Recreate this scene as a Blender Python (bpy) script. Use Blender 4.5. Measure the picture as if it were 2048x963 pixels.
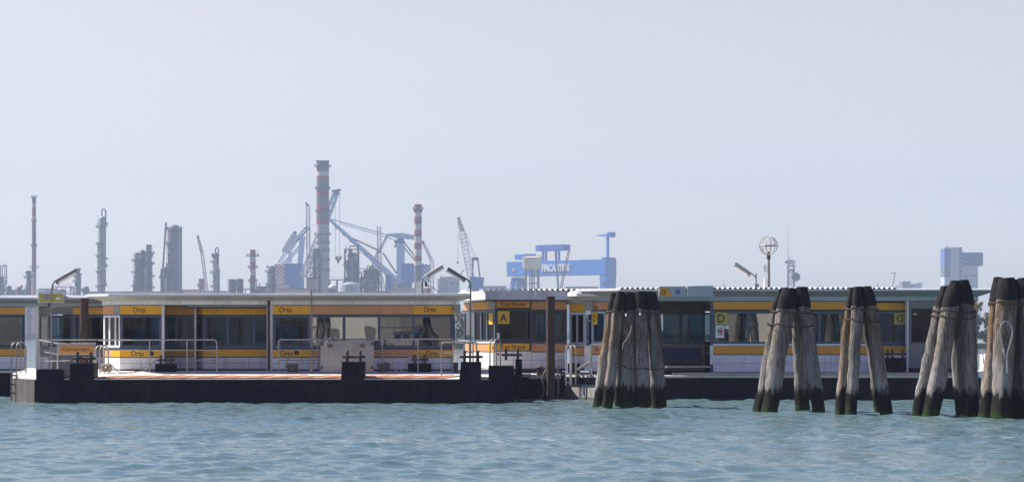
import bpy, bmesh, math, random
import numpy as np
from mathutils import Vector, Matrix

random.seed(7)
RNG = np.random.default_rng(11)
for o in list(bpy.data.objects):
    bpy.data.objects.remove(o)

# ------------------------------------------------------------------ camera, sky, sun, exposure
SC = bpy.context.scene
COL = SC.collection
FPX = 4060.0          # focal length in photo pixels (2048 wide)
EYE = 2.33            # height of the eye above the water
HORIZON = 670.0

cam = bpy.data.cameras.new("camera")
cam.sensor_width = 36.0
cam.lens = FPX / 2048.0 * 36.0
cam.shift_y = (HORIZON - 481.5) / 2048.0
cam.clip_start = 0.1
cam.clip_end = 8000.0
camo = bpy.data.objects.new("camera", cam)
camo.location = (0, 0, EYE)
camo.rotation_euler = (math.radians(90), 0, 0)
COL.objects.link(camo)
SC.camera = camo

SUN_EL = math.radians(50)
SUN_BACK = math.radians(24)      # the sun stands to the left, this far behind the facades
sdir = Vector((-math.cos(SUN_BACK) * math.cos(SUN_EL), math.sin(SUN_BACK) * math.cos(SUN_EL), math.sin(SUN_EL)))
world = bpy.data.worlds.new("World")
SC.world = world
world.use_nodes = True
wn = world.node_tree
for n in list(wn.nodes):
    wn.nodes.remove(n)
wo = wn.nodes.new("ShaderNodeOutputWorld")
wb = wn.nodes.new("ShaderNodeBackground")
sky = wn.nodes.new("ShaderNodeTexSky")
sky.sky_type = 'NISHITA'
sky.sun_disc = False
sky.sun_elevation = SUN_EL
sky.sun_rotation = math.atan2(sdir.x, sdir.y)
sky.altitude = 0
sky.air_density = 1.0
sky.dust_density = 0.9
sky.ozone_density = 1.5
wb.inputs["Strength"].default_value = 0.059
hsv = wn.nodes.new("ShaderNodeHueSaturation")      # summer haze: pale towards the horizon, clear blue overhead
hsv.inputs["Hue"].default_value = 0.54
geo_w = wn.nodes.new("ShaderNodeTexCoord")
sep_w = wn.nodes.new("ShaderNodeSeparateXYZ")
wn.links.new(geo_w.outputs["Generated"], sep_w.inputs[0])
satr = wn.nodes.new("ShaderNodeMapRange")
satr.interpolation_type = 'SMOOTHSTEP'
satr.inputs[1].default_value = 0.15
satr.inputs[2].default_value = 0.34
satr.inputs[3].default_value = 0.09
satr.inputs[4].default_value = 1.3
wn.links.new(sep_w.outputs["Z"], satr.inputs[0])
wn.links.new(satr.outputs[0], hsv.inputs["Saturation"])
wn.links.new(sky.outputs[0], hsv.inputs["Color"])
wn.links.new(hsv.outputs[0], wb.inputs[0])
wn.links.new(wb.outputs[0], wo.inputs[0])

sl = bpy.data.lights.new("sun", 'SUN')
sl.energy = 5.0
sl.angle = math.radians(0.5)
sl.color = (1.0, 0.95, 0.87)
so = bpy.data.objects.new("sun", sl)
so.rotation_euler = (-sdir).to_track_quat('-Z', 'Y').to_euler()
so.location = sdir * 120 + Vector((0, 60, 0))
COL.objects.link(so)

SC.view_settings.view_transform = 'Standard'
SC.view_settings.look = 'None'
SC.view_settings.exposure = 0.97
SC.view_settings.gamma = 1.0
SC.render.engine = 'CYCLES'
SC.cycles.use_denoising = True
SC.cycles.max_bounces = 8
SC.cycles.volume_bounces = 1
SC.cycles.transparent_max_bounces = 16
SC.cycles.caustics_reflective = False
SC.cycles.caustics_refractive = False
SC.cycles.sample_clamp_indirect = 6.0


def X(px, Y):
    return (px - 1024.0) * Y / FPX


def Z(py, Y):
    return EYE + (HORIZON - py) * Y / FPX


# ------------------------------------------------------------------ materials
MATS = {}


def nodes_of(name):
    m = bpy.data.materials.new(name)
    m.use_nodes = True
    nt = m.node_tree
    b = nt.nodes["Principled BSDF"]
    return m, nt, b


def M(name, c, c2=None, rough=0.6, metal=0.0, scale=2.0, stretch=(1, 1, 1), bump=0.0, bscale=12.0, contrast=(0.35, 0.7), detail=5.0, spec=0.5):
    """painted or plain surface: two tones mixed by noise, optional relief"""
    m, nt, b = nodes_of(name)
    c2 = c2 or tuple(v * 0.8 for v in c)
    tc = nt.nodes.new("ShaderNodeTexCoord")
    mp = nt.nodes.new("ShaderNodeMapping")
    mp.inputs["Scale"].default_value = stretch
    nt.links.new(tc.outputs["Object"], mp.inputs[0])
    nz = nt.nodes.new("ShaderNodeTexNoise")
    nz.inputs["Scale"].default_value = scale
    nz.inputs["Detail"].default_value = detail
    nz.inputs["Roughness"].default_value = 0.62
    nt.links.new(mp.outputs[0], nz.inputs["Vector"])
    cr = nt.nodes.new("ShaderNodeValToRGB")
    cr.color_ramp.elements[0].position = contrast[0]
    cr.color_ramp.elements[0].color = (*c, 1)
    cr.color_ramp.elements[1].position = contrast[1]
    cr.color_ramp.elements[1].color = (*c2, 1)
    nt.links.new(nz.outputs[0], cr.inputs[0])
    nt.links.new(cr.outputs[0], b.inputs["Base Color"])
    b.inputs["Roughness"].default_value = rough
    b.inputs["Metallic"].default_value = metal
    b.inputs["Specular IOR Level"].default_value = spec
    if bump:
        n2 = nt.nodes.new("ShaderNodeTexNoise")
        n2.inputs["Scale"].default_value = bscale
        n2.inputs["Detail"].default_value = 4
        nt.links.new(mp.outputs[0], n2.inputs["Vector"])
        bp = nt.nodes.new("ShaderNodeBump")
        bp.inputs["Strength"].default_value = bump
        bp.inputs["Distance"].default_value = 0.03
        nt.links.new(n2.outputs[0], bp.inputs["Height"])
        nt.links.new(bp.outputs[0], b.inputs["Normal"])
    MATS[name] = m
    return m


M('navy_hull', (0.0035, 0.0045, 0.012), (0.009, 0.009, 0.017), 0.5, 0, 1.2, (1, 1, 0.4), 0.25, 6, spec=0.05)
M('rusty_plate', (0.12, 0.105, 0.11), (0.07, 0.045, 0.035), 0.7, 0, 2.2, (1, 1, 0.4), 0.3, 10)
M('pale_plate', (0.45, 0.44, 0.42), (0.30, 0.28, 0.24), 0.7, 0, 2.0, (1, 1, 0.35), 0.25, 10)
M('deck', (0.76, 0.72, 0.67), (0.60, 0.56, 0.51), 0.85, 0, 3.0)
M('plank_a', (0.36, 0.14, 0.06), (0.25, 0.09, 0.04), 0.75, 0, 3.0, (1, 1, 1), 0.2, 25)
M('plank_b', (0.52, 0.27, 0.15), (0.38, 0.18, 0.10), 0.75, 0, 3.0, (1, 1, 1), 0.2, 25)
M('white', (0.80, 0.80, 0.81), (0.70, 0.70, 0.70), 0.45, 0, 1.4, (1, 1, 0.35))
M('white_clean', (0.80, 0.80, 0.79), (0.74, 0.74, 0.72), 0.45, 0, 2.0)
M('orange', (0.88, 0.44, 0.003), (0.82, 0.39, 0.003), 0.45, 0, 1.2)
M('orange_pale', (0.70, 0.33, 0.14), (0.62, 0.28, 0.11), 0.5, 0, 1.0)
M('sign_shaded', (0.42, 0.19, 0.03), (0.34, 0.15, 0.03), 0.5, 0, 2.0)  # orange of the rail board darkened: its shade is put into the paint
M('orange_mid', (0.78, 0.35, 0.025), (0.70, 0.31, 0.022), 0.5, 0, 1.0)
M('yellow', (0.80, 0.50, 0.015), (0.72, 0.44, 0.015), 0.45, 0, 2.0)
M('yellow_dull', (0.50, 0.42, 0.07), (0.42, 0.35, 0.06), 0.5, 0, 2.0)
M('black_text', (0.035, 0.025, 0.02), (0.05, 0.035, 0.025), 0.5)
M('dark_trim', (0.03, 0.032, 0.04), (0.045, 0.045, 0.05), 0.5)
M('blue_frame', (0.075, 0.105, 0.16), (0.06, 0.08, 0.12), 0.4, 0, 3.0)
M('dark_frame', (0.03, 0.04, 0.065), (0.02, 0.03, 0.05), 0.4, 0, 3.0)
M('grey_fascia', (0.46, 0.46, 0.44), (0.36, 0.36, 0.34), 0.55, 0, 0.8, (1, 1, 1))
M('teal_fascia', (0.30, 0.33, 0.33), (0.23, 0.255, 0.26), 0.55, 0, 0.8)
M('teal_header', (0.40, 0.46, 0.50), (0.32, 0.38, 0.42), 0.55, 0, 0.8)
M('roof_white', (0.80, 0.80, 0.79), (0.66, 0.66, 0.64), 0.5, 0, 1.0)
M('roof_top', (0.42, 0.44, 0.46), (0.32, 0.34, 0.36), 0.7, 0, 1.0)
M('shaded_fascia', (0.58, 0.60, 0.64), (0.48, 0.50, 0.54), 0.45, 0.25, 1.0)  # white fascia turned grey-blue: the shade on its front is in the colour
M('galvanised', (0.44, 0.43, 0.41), (0.32, 0.30, 0.28), 0.42, 0.55, 6.0)
M('galv_dark', (0.26, 0.25, 0.24), (0.17, 0.15, 0.14), 0.5, 0.4, 6.0)
M('steel_bright', (0.66, 0.66, 0.66), (0.55, 0.55, 0.54), 0.3, 0.7, 6.0)
M('grey_box', (0.33, 0.32, 0.31), (0.26, 0.25, 0.24), 0.55, 0, 1.5, (1, 1, 0.5))
M('door_grey', (0.22, 0.215, 0.21), (0.17, 0.165, 0.16), 0.55, 0, 1.2)
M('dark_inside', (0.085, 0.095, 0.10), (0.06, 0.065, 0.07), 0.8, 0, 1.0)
M('seat_blue', (0.03, 0.06, 0.16), (0.025, 0.05, 0.12), 0.6)
M('rust_pile', (0.085, 0.040, 0.030), (0.035, 0.022, 0.020), 0.8, 0, 2.5, (1, 1, 0.35), 0.5, 12)
M('rust_chain', (0.085, 0.040, 0.028), (0.035, 0.024, 0.020), 0.85, 0, 9.0)
M('rope', (0.42, 0.36, 0.26), (0.28, 0.23, 0.16), 0.9, 0, 14.0, (1, 1, 1), 0.4, 40)
M('rope_dark', (0.13, 0.12, 0.11), (0.07, 0.065, 0.06), 0.9, 0, 14.0, (1, 1, 1), 0.4, 40)
M('black_cap', (0.005, 0.005, 0.008), (0.020, 0.018, 0.018), 0.9, 0, 2.5, (1, 1, 0.35), 0.5, 9, spec=0.2)
M('bitt', (0.045, 0.035, 0.035), (0.10, 0.05, 0.035), 0.7, 0, 8.0)
M('poster_white', (0.78, 0.78, 0.78), (0.74, 0.74, 0.74), 0.5)
M('red', (0.55, 0.05, 0.05), (0.45, 0.04, 0.04), 0.5)
M('green_paint', (0.05, 0.35, 0.12), (0.04, 0.28, 0.10), 0.5)
M('navy_print', (0.03, 0.06, 0.22), (0.03, 0.05, 0.18), 0.5)
M('box_white', (0.72, 0.71, 0.67), (0.62, 0.61, 0.57), 0.5, 0, 2.0)
M('tube_white', (0.75, 0.73, 0.66), (0.66, 0.63, 0.55), 0.4, 0, 3.0)
# far industry
M('crane_white', (0.72, 0.69, 0.68), (0.58, 0.54, 0.53), 0.6, 0, 0.1)
M('crane_pale', (0.40, 0.50, 0.68), (0.32, 0.41, 0.58), 0.6, 0, 0.1)
M('ind_red', (0.27, 0.03, 0.022), (0.18, 0.028, 0.022), 0.7, 0, 0.15)
M('ind_white', (0.52, 0.50, 0.48), (0.38, 0.36, 0.35), 0.7, 0, 0.15, (1, 1, 0.2))
M('ind_grey', (0.13, 0.12, 0.12), (0.085, 0.08, 0.085), 0.75, 0, 0.12, (1, 1, 0.2))
M('ind_concrete', (0.40, 0.39, 0.39), (0.28, 0.27, 0.28), 0.8, 0, 0.12, (1, 1, 0.25))
M('ind_dark', (0.035, 0.035, 0.04), (0.075, 0.07, 0.07), 0.7, 0, 0.2)
M('ind_steel', (0.13, 0.13, 0.14), (0.07, 0.07, 0.075), 0.6, 0.2, 0.2)
M('ind_silver', (0.32, 0.33, 0.35), (0.22, 0.22, 0.24), 0.5, 0.3, 0.15)
M('ind_rust', (0.22, 0.08, 0.05), (0.14, 0.06, 0.045), 0.8, 0, 0.2)
M('ind_blue', (0.014, 0.20, 0.66), (0.012, 0.17, 0.58), 0.6, 0, 0.05)
M('ind_blue_dark', (0.012, 0.11, 0.45), (0.010, 0.095, 0.38), 0.6, 0, 0.05)
M('ind_navy', (0.016, 0.05, 0.20), (0.014, 0.04, 0.15), 0.6, 0, 0.05)
M('ind_cream', (0.72, 0.66, 0.55), (0.58, 0.52, 0.42), 0.7, 0, 0.2)
M('ind_pink', (0.55, 0.38, 0.32), (0.42, 0.28, 0.24), 0.8, 0, 0.1)
M('ind_glass', (0.04, 0.07, 0.12), (0.03, 0.05, 0.09), 0.2, 0, 0.2)
M('bldg_slate', (0.06, 0.11, 0.32), (0.05, 0.09, 0.27), 0.5, 0, 0.1)
M('bldg_pale', (0.40, 0.42, 0.52), (0.34, 0.36, 0.45), 0.7, 0, 0.1)
M('earth', (0.10, 0.11, 0.06), (0.16, 0.15, 0.10), 0.95, 0, 0.05)
M('stone', (0.42, 0.40, 0.36), (0.30, 0.28, 0.25), 0.85, 0, 0.8, (1, 1, 1), 0.3, 5)
M('plaster_ochre', (0.52, 0.47, 0.36), (0.40, 0.36, 0.28), 0.9, 0, 0.5)
M('plaster_rose', (0.46, 0.38, 0.33), (0.36, 0.29, 0.25), 0.9, 0, 0.5)
M('plaster_cream', (0.60, 0.57, 0.48), (0.48, 0.45, 0.38), 0.9, 0, 0.5)
M('tile_roof', (0.32, 0.13, 0.08), (0.22, 0.09, 0.06), 0.9, 0, 1.0)
M('shutter', (0.14, 0.12, 0.10), (0.09, 0.08, 0.07), 0.7)
M('bark', (0.09, 0.07, 0.05), (0.05, 0.04, 0.03), 0.95)


def grime(name, dark, amount=0.5, scale=1.0):
    """streaks of salt and dirt running down a painted surface"""
    nt = MATS[name].node_tree
    b = nt.nodes["Principled BSDF"]
    src = b.inputs["Base Color"].links[0].from_socket
    tc = nt.nodes.new("ShaderNodeTexCoord")
    mp = nt.nodes.new("ShaderNodeMapping"); mp.inputs["Scale"].default_value = (5 * scale, 5 * scale, 0.5 * scale)
    nt.links.new(tc.outputs["Object"], mp.inputs[0])
    nz = nt.nodes.new("ShaderNodeTexNoise"); nz.inputs["Scale"].default_value = 1.6; nz.inputs["Detail"].default_value = 6; nz.inputs["Roughness"].default_value = 0.7
    nt.links.new(mp.outputs[0], nz.inputs["Vector"])
    n2 = nt.nodes.new("ShaderNodeTexNoise"); n2.inputs["Scale"].default_value = 0.9 * scale; n2.inputs["Detail"].default_value = 3
    nt.links.new(tc.outputs["Object"], n2.inputs["Vector"])
    ml = nt.nodes.new("ShaderNodeMath"); ml.operation = 'MULTIPLY'
    nt.links.new(nz.outputs[0], ml.inputs[0]); nt.links.new(n2.outputs[0], ml.inputs[1])
    mr = nt.nodes.new("ShaderNodeMapRange"); mr.inputs[1].default_value = 0.24; mr.inputs[2].default_value = 0.42; mr.inputs[3].default_value = 0.0; mr.inputs[4].default_value = amount
    nt.links.new(ml.outputs[0], mr.inputs[0])
    mx = nt.nodes.new("ShaderNodeMix"); mx.data_type = 'RGBA'; mx.inputs[7].default_value = (*dark, 1)
    nt.links.new(mr.outputs[0], mx.inputs[0]); nt.links.new(src, mx.inputs[6]); nt.links.new(mx.outputs[2], b.inputs["Base Color"])


grime('white', (0.36, 0.33, 0.29), 0.55)
grime('orange', (0.50, 0.24, 0.06), 0.45)
grime('orange_pale', (0.40, 0.20, 0.10), 0.45)
grime('orange_mid', (0.42, 0.20, 0.06), 0.45)
grime('grey_fascia', (0.22, 0.20, 0.18), 0.6)
grime('teal_fascia', (0.16, 0.17, 0.16), 0.6)
grime('shaded_fascia', (0.34, 0.34, 0.34), 0.6)
grime('navy_hull', (0.045, 0.028, 0.022), 0.5, 0.7)
grime('pale_plate', (0.20, 0.13, 0.08), 0.6)
grime('grey_box', (0.22, 0.18, 0.15), 0.5)
grime('deck', (0.36, 0.30, 0.25), 0.5)
grime('ind_white', (0.32, 0.27, 0.24), 0.6, 0.08)
grime('ind_concrete', (0.28, 0.26, 0.25), 0.6, 0.08)
grime('ind_silver', (0.16, 0.13, 0.12), 0.6, 0.08)
grime('ind_steel', (0.14, 0.075, 0.055), 0.6, 0.08)
grime('ind_cream', (0.42, 0.28, 0.18), 0.5, 0.10)
grime('ind_blue', (0.02, 0.10, 0.32), 0.6, 0.05)


def stripes_mat(name, ca, cb, period, tilt):
    """diagonal warning stripes painted on steel"""
    m, nt, b = nodes_of(name)
    tc = nt.nodes.new("ShaderNodeTexCoord")
    sp = nt.nodes.new("ShaderNodeSeparateXYZ")
    nt.links.new(tc.outputs["Object"], sp.inputs[0])
    ml = nt.nodes.new("ShaderNodeMath"); ml.operation = 'MULTIPLY_ADD'
    ml.inputs[1].default_value = tilt
    nt.links.new(sp.outputs["X"], ml.inputs[0]); nt.links.new(sp.outputs["Z"], ml.inputs[2])
    dv = nt.nodes.new("ShaderNodeMath"); dv.operation = 'MULTIPLY'; dv.inputs[1].default_value = 1 / period
    nt.links.new(ml.outputs[0], dv.inputs[0])
    fr = nt.nodes.new("ShaderNodeMath"); fr.operation = 'FRACT'; nt.links.new(dv.outputs[0], fr.inputs[0])
    gt = nt.nodes.new("ShaderNodeMath"); gt.operation = 'GREATER_THAN'; gt.inputs[1].default_value = 0.5
    nt.links.new(fr.outputs[0], gt.inputs[0])
    mx = nt.nodes.new("ShaderNodeMix"); mx.data_type = 'RGBA'
    mx.inputs[6].default_value = (*ca, 1); mx.inputs[7].default_value = (*cb, 1)
    nt.links.new(gt.outputs[0], mx.inputs[0]); nt.links.new(mx.outputs[2], b.inputs["Base Color"])
    b.inputs["Roughness"].default_value = 0.7
    MATS[name] = m


stripes_mat('hatch_red', (0.55, 0.10, 0.08), (0.66, 0.62, 0.58), 3.2, 1.0)
stripes_mat('hatch_blue', (0.02, 0.07, 0.28), (0.55, 0.56, 0.60), 3.2, 1.0)


def glass_mat(name, tint, refl, rough=0.0, warp=0.25, ior=1.5):
    """thin window pane: tinted see-through plus a mirror film, slightly wavy"""
    m = bpy.data.materials.new(name)
    m.use_nodes = True
    nt = m.node_tree
    for n in list(nt.nodes):
        nt.nodes.remove(n)
    out = nt.nodes.new("ShaderNodeOutputMaterial")
    tr = nt.nodes.new("ShaderNodeBsdfTransparent"); tr.inputs[0].default_value = (*tint, 1)
    gl = nt.nodes.new("ShaderNodeBsdfGlossy"); gl.inputs["Roughness"].default_value = rough
    gl.inputs[0].default_value = (0.92, 0.93, 0.92, 1)
    fr = nt.nodes.new("ShaderNodeFresnel"); fr.inputs[0].default_value = ior
    ad = nt.nodes.new("ShaderNodeMath"); ad.operation = 'ADD'; ad.inputs[1].default_value = refl; ad.use_clamp = True
    nt.links.new(fr.outputs[0], ad.inputs[0])
    mx = nt.nodes.new("ShaderNodeMixShader")
    nt.links.new(ad.outputs[0], mx.inputs[0]); nt.links.new(tr.outputs[0], mx.inputs[1]); nt.links.new(gl.outputs[0], mx.inputs[2])
    tc = nt.nodes.new("ShaderNodeTexCoord")
    nz = nt.nodes.new("ShaderNodeTexNoise"); nz.inputs["Scale"].default_value = 1.1; nz.inputs["Detail"].default_value = 1.0
    nt.links.new(tc.outputs["Object"], nz.inputs["Vector"])
    bp = nt.nodes.new("ShaderNodeBump"); bp.inputs["Strength"].default_value = warp; bp.inputs["Distance"].default_value = 0.02
    nt.links.new(nz.outputs[0], bp.inputs["Height"]); nt.links.new(bp.outputs[0], gl.inputs["Normal"])
    nt.links.new(mx.outputs[0], out.inputs[0])
    MATS[name] = m


glass_mat('glass_film', (0.34, 0.38, 0.40), 0.09, 0.0, 0.12)
glass_mat('glass_dark', (0.36, 0.44, 0.48), 0.0, 0.0, 0.10, 1.3)
glass_mat('glass_mirror', (0.45, 0.48, 0.48), 0.28, 0.0, 0.06)
glass_mat('glass_clear', (0.55, 0.62, 0.66), 0.08, 0.0, 0.2)


def wood_mat():
    """weathered oak pile: long grain, a dark wet foot and green weed at the waterline"""
    m, nt, b = nodes_of('pile_wood')
    L = nt.links
    tc = nt.nodes.new("ShaderNodeTexCoord")
    oi = nt.nodes.new("ShaderNodeObjectInfo")
    mp = nt.nodes.new("ShaderNodeMapping"); mp.inputs["Scale"].default_value = (9, 9, 0.55)
    L.new(tc.outputs["Object"], mp.inputs[0])
    g = nt.nodes.new("ShaderNodeTexNoise"); g.inputs["Scale"].default_value = 2.2; g.inputs["Detail"].default_value = 7; g.inputs["Roughness"].default_value = 0.7
    L.new(mp.outputs[0], g.inputs["Vector"])
    cr = nt.nodes.new("ShaderNodeValToRGB")
    e = cr.color_ramp.elements
    e[0].position = 0.34; e[0].color = (0.030, 0.024, 0.020, 1)
    e[1].position = 0.70; e[1].color = (0.31, 0.28, 0.25, 1)
    k = cr.color_ramp.elements.new(0.49); k.color = (0.14, 0.12, 0.10, 1)
    L.new(g.outputs[0], cr.inputs[0])
    # warm or silvery by pile
    hs = nt.nodes.new("ShaderNodeMix"); hs.data_type = 'RGBA'; hs.blend_type = 'MULTIPLY'
    hs.inputs[0].default_value = 1.0
    L.new(cr.outputs[0], hs.inputs[6]); L.new(oi.outputs["Color"], hs.inputs[7])
    # big pale and brown patches
    n3 = nt.nodes.new("ShaderNodeTexNoise"); n3.inputs["Scale"].default_value = 1.0; n3.inputs["Detail"].default_value = 4
    mp3 = nt.nodes.new("ShaderNodeMapping"); mp3.inputs["Scale"].default_value = (2.5, 2.5, 0.7)
    L.new(tc.outputs["Object"], mp3.inputs[0]); L.new(mp3.outputs[0], n3.inputs["Vector"])
    pr = nt.nodes.new("ShaderNodeMapRange"); pr.inputs[1].default_value = 0.52; pr.inputs[2].default_value = 0.70
    L.new(n3.outputs[0], pr.inputs[0])
    pm = nt.nodes.new("ShaderNodeMix"); pm.data_type = 'RGBA'; pm.inputs[7].default_value = (0.36, 0.34, 0.315, 1)
    ps = nt.nodes.new("ShaderNodeMath"); ps.operation = 'MULTIPLY'; ps.inputs[1].default_value = 0.6
    L.new(pr.outputs[0], ps.inputs[0]); L.new(ps.outputs[0], pm.inputs[0]); L.new(hs.outputs[2], pm.inputs[6])
    ge = nt.nodes.new("ShaderNodeNewGeometry")
    sp = nt.nodes.new("ShaderNodeSeparateXYZ"); L.new(ge.outputs["Position"], sp.inputs[0])
    n4 = nt.nodes.new("ShaderNodeTexNoise"); n4.inputs["Scale"].default_value = 3.0; n4.inputs["Detail"].default_value = 5
    mp4 = nt.nodes.new("ShaderNodeMapping"); mp4.inputs["Scale"].default_value = (2.2, 2.2, 0.6)
    L.new(tc.outputs["Object"], mp4.inputs[0]); L.new(mp4.outputs[0], n4.inputs["Vector"])
    ad = nt.nodes.new("ShaderNodeMath"); ad.operation = 'MULTIPLY_ADD'; ad.inputs[1].default_value = 0.9
    L.new(n4.outputs[0], ad.inputs[0]); L.new(sp.outputs["Z"], ad.inputs[2])
    # salt bleach above the tide mark
    sb1 = nt.nodes.new("ShaderNodeMapRange"); sb1.inputs[1].default_value = 2.9; sb1.inputs[2].default_value = 1.25
    sb1.inputs[3].default_value = 0.0; sb1.inputs[4].default_value = 0.45
    L.new(ad.outputs[0], sb1.inputs[0])
    sbm = nt.nodes.new("ShaderNodeMath"); sbm.operation = 'MULTIPLY'
    L.new(sb1.outputs[0], sbm.inputs[0]); L.new(g.outputs[0], sbm.inputs[1])
    sbx = nt.nodes.new("ShaderNodeMix"); sbx.data_type = 'RGBA'; sbx.inputs[7].default_value = (0.52, 0.52, 0.52, 1)
    L.new(sbm.outputs[0], sbx.inputs[0]); L.new(pm.outputs[2], sbx.inputs[6])
    # wet foot
    wet = nt.nodes.new("ShaderNodeMapRange"); wet.inputs[1].default_value = 1.06; wet.inputs[2].default_value = 1.26
    wet.inputs[3].default_value = 1.0; wet.inputs[4].default_value = 0.0
    L.new(ad.outputs[0], wet.inputs[0])
    wm = nt.nodes.new("ShaderNodeMix"); wm.data_type = 'RGBA'; wm.inputs[7].default_value = (0.010, 0.009, 0.008, 1)
    L.new(wet.outputs[0], wm.inputs[0]); L.new(sbx.outputs[2], wm.inputs[6])
    al = nt.nodes.new("ShaderNodeMapRange"); al.inputs[1].default_value = 0.50; al.inputs[2].default_value = 0.70
    al.inputs[3].default_value = 1.0; al.inputs[4].default_value = 0.0
    L.new(ad.outputs[0], al.inputs[0])
    am = nt.nodes.new("ShaderNodeMix"); am.data_type = 'RGBA'; am.inputs[7].default_value = (0.022, 0.042, 0.006, 1)
    L.new(al.outputs[0], am.inputs[0]); L.new(wm.outputs[2], am.inputs[6])
    L.new(am.outputs[2], b.inputs["Base Color"])
    b.inputs["Roughness"].default_value = 0.9
    b.inputs["Specular IOR Level"].default_value = 0.15
    bp = nt.nodes.new("ShaderNodeBump"); bp.inputs["Strength"].default_value = 0.8; bp.inputs["Distance"].default_value = 0.05
    L.new(g.outputs[0], bp.inputs["Height"]); L.new(bp.outputs[0], b.inputs["Normal"])
    MATS['pile_wood'] = m


wood_mat()


def water_mat():
    m, nt, b = nodes_of('water')
    L = nt.links
    ge = nt.nodes.new("ShaderNodeNewGeometry")
    sp = nt.nodes.new("ShaderNodeSeparateXYZ"); L.new(ge.outputs["Position"], sp.inputs[0])
    mp = nt.nodes.new("ShaderNodeMapping"); mp.inputs["Scale"].default_value = (1.0, 1.5, 1.0)
    mp.inputs["Rotation"].default_value = (0, 0, math.radians(14))
    L.new(ge.outputs["Position"], mp.inputs[0])
    n1 = nt.nodes.new("ShaderNodeTexNoise"); n1.inputs["Scale"].default_value = 3.2; n1.inputs["Detail"].default_value = 5; n1.inputs["Roughness"].default_value = 0.6
    L.new(mp.outputs[0], n1.inputs["Vector"])
    bp = nt.nodes.new("ShaderNodeBump"); bp.inputs["Strength"].default_value = 0.28; bp.inputs["Distance"].default_value = 0.08
    L.new(n1.outputs[0], bp.inputs["Height"]); L.new(bp.outputs[0], b.inputs["Normal"])
    # wake of foam left by a passing boat, running across the channel
    sl_ = nt.nodes.new("ShaderNodeMath"); sl_.operation = 'MULTIPLY_ADD'; sl_.inputs[1].default_value = -0.13
    L.new(sp.outputs["X"], sl_.inputs[0]); L.new(sp.outputs["Y"], sl_.inputs[2])
    wob = nt.nodes.new("ShaderNodeTexNoise"); wob.inputs["Scale"].default_value = 0.35; wob.inputs["Detail"].default_value = 2
    L.new(ge.outputs["Position"], wob.inputs["Vector"])
    w2 = nt.nodes.new("ShaderNodeMath"); w2.operation = 'MULTIPLY_ADD'; w2.inputs[1].default_value = 2.6
    L.new(wob.outputs[0], w2.inputs[0]); L.new(sl_.outputs[0], w2.inputs[2])
    ds = nt.nodes.new("ShaderNodeMath"); ds.operation = 'SUBTRACT'; ds.inputs[1].default_value = 46.6
    L.new(w2.outputs[0], ds.inputs[0])
    ab = nt.nodes.new("ShaderNodeMath"); ab.operation = 'ABSOLUTE'; L.new(ds.outputs[0], ab.inputs[0])
    band = nt.nodes.new("ShaderNodeMapRange"); band.inputs[1].default_value = 0.15; band.inputs[2].default_value = 1.0
    band.inputs[3].default_value = 1.0; band.inputs[4].default_value = 0.0
    L.new(ab.outputs[0], band.inputs[0])
    mpf = nt.nodes.new("ShaderNodeMapping"); mpf.inputs["Scale"].default_value = (0.7, 3.2, 1)
    L.new(ge.outputs["Position"], mpf.inputs[0])
    nf = nt.nodes.new("ShaderNodeTexNoise"); nf.inputs["Scale"].default_value = 2.2; nf.inputs["Detail"].default_value = 6; nf.inputs["Roughness"].default_value = 0.7
    L.new(mpf.outputs[0], nf.inputs["Vector"])
    fr = nt.nodes.new("ShaderNodeMapRange"); fr.inputs[1].default_value = 0.52; fr.inputs[2].default_value = 0.80
    L.new(nf.outputs[0], fr.inputs[0])
    fm = nt.nodes.new("ShaderNodeMath"); fm.operation = 'MULTIPLY'
    L.new(band.outputs[0], fm.inputs[0]); L.new(fr.outputs[0], fm.inputs[1])
    # stray flecks of foam
    nk = nt.nodes.new("ShaderNodeTexNoise"); nk.inputs["Scale"].default_value = 1.6; nk.inputs["Detail"].default_value = 6; nk.inputs["Roughness"].default_value = 0.75
    L.new(mpf.outputs[0], nk.inputs["Vector"])
    fk = nt.nodes.new("ShaderNodeMapRange"); fk.inputs[1].default_value = 0.74; fk.inputs[2].default_value = 0.80
    L.new(nk.outputs[0], fk.inputs[0])
    mx = nt.nodes.new("ShaderNodeMath"); mx.operation = 'MAXIMUM'
    L.new(fm.outputs[0], mx.inputs[0]); L.new(fk.outputs[0], mx.inputs[1])
    # silt clouds in the lagoon water
    ns = nt.nodes.new("ShaderNodeTexNoise"); ns.inputs["Scale"].default_value = 0.3; ns.inputs["Detail"].default_value = 3
    L.new(ge.outputs["Position"], ns.inputs["Vector"])
    body = nt.nodes.new("ShaderNodeMix"); body.data_type = 'RGBA'
    body.inputs[6].default_value = WATER_A; body.inputs[7].default_value = WATER_B
    L.new(ns.outputs[0], body.inputs[0])
    cm = nt.nodes.new("ShaderNodeMix"); cm.data_type = 'RGBA'; cm.inputs[7].default_value = (0.72, 0.74, 0.74, 1)
    L.new(mx.outputs[0], cm.inputs[0]); L.new(body.outputs[2], cm.inputs[6])
    L.new(cm.outputs[2], b.inputs["Base Color"])
    rm = nt.nodes.new("ShaderNodeMapRange"); rm.inputs[3].default_value = 0.07; rm.inputs[4].default_value = 0.7
    L.new(mx.outputs[0], rm.inputs[0]); L.new(rm.outputs[0], b.inputs["Roughness"])
    b.inputs["IOR"].default_value = 1.33
    MATS['water'] = m


WATER_A = (0.068, 0.142, 0.168, 1)
WATER_B = (0.110, 0.155, 0.142, 1)
water_mat()


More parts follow.
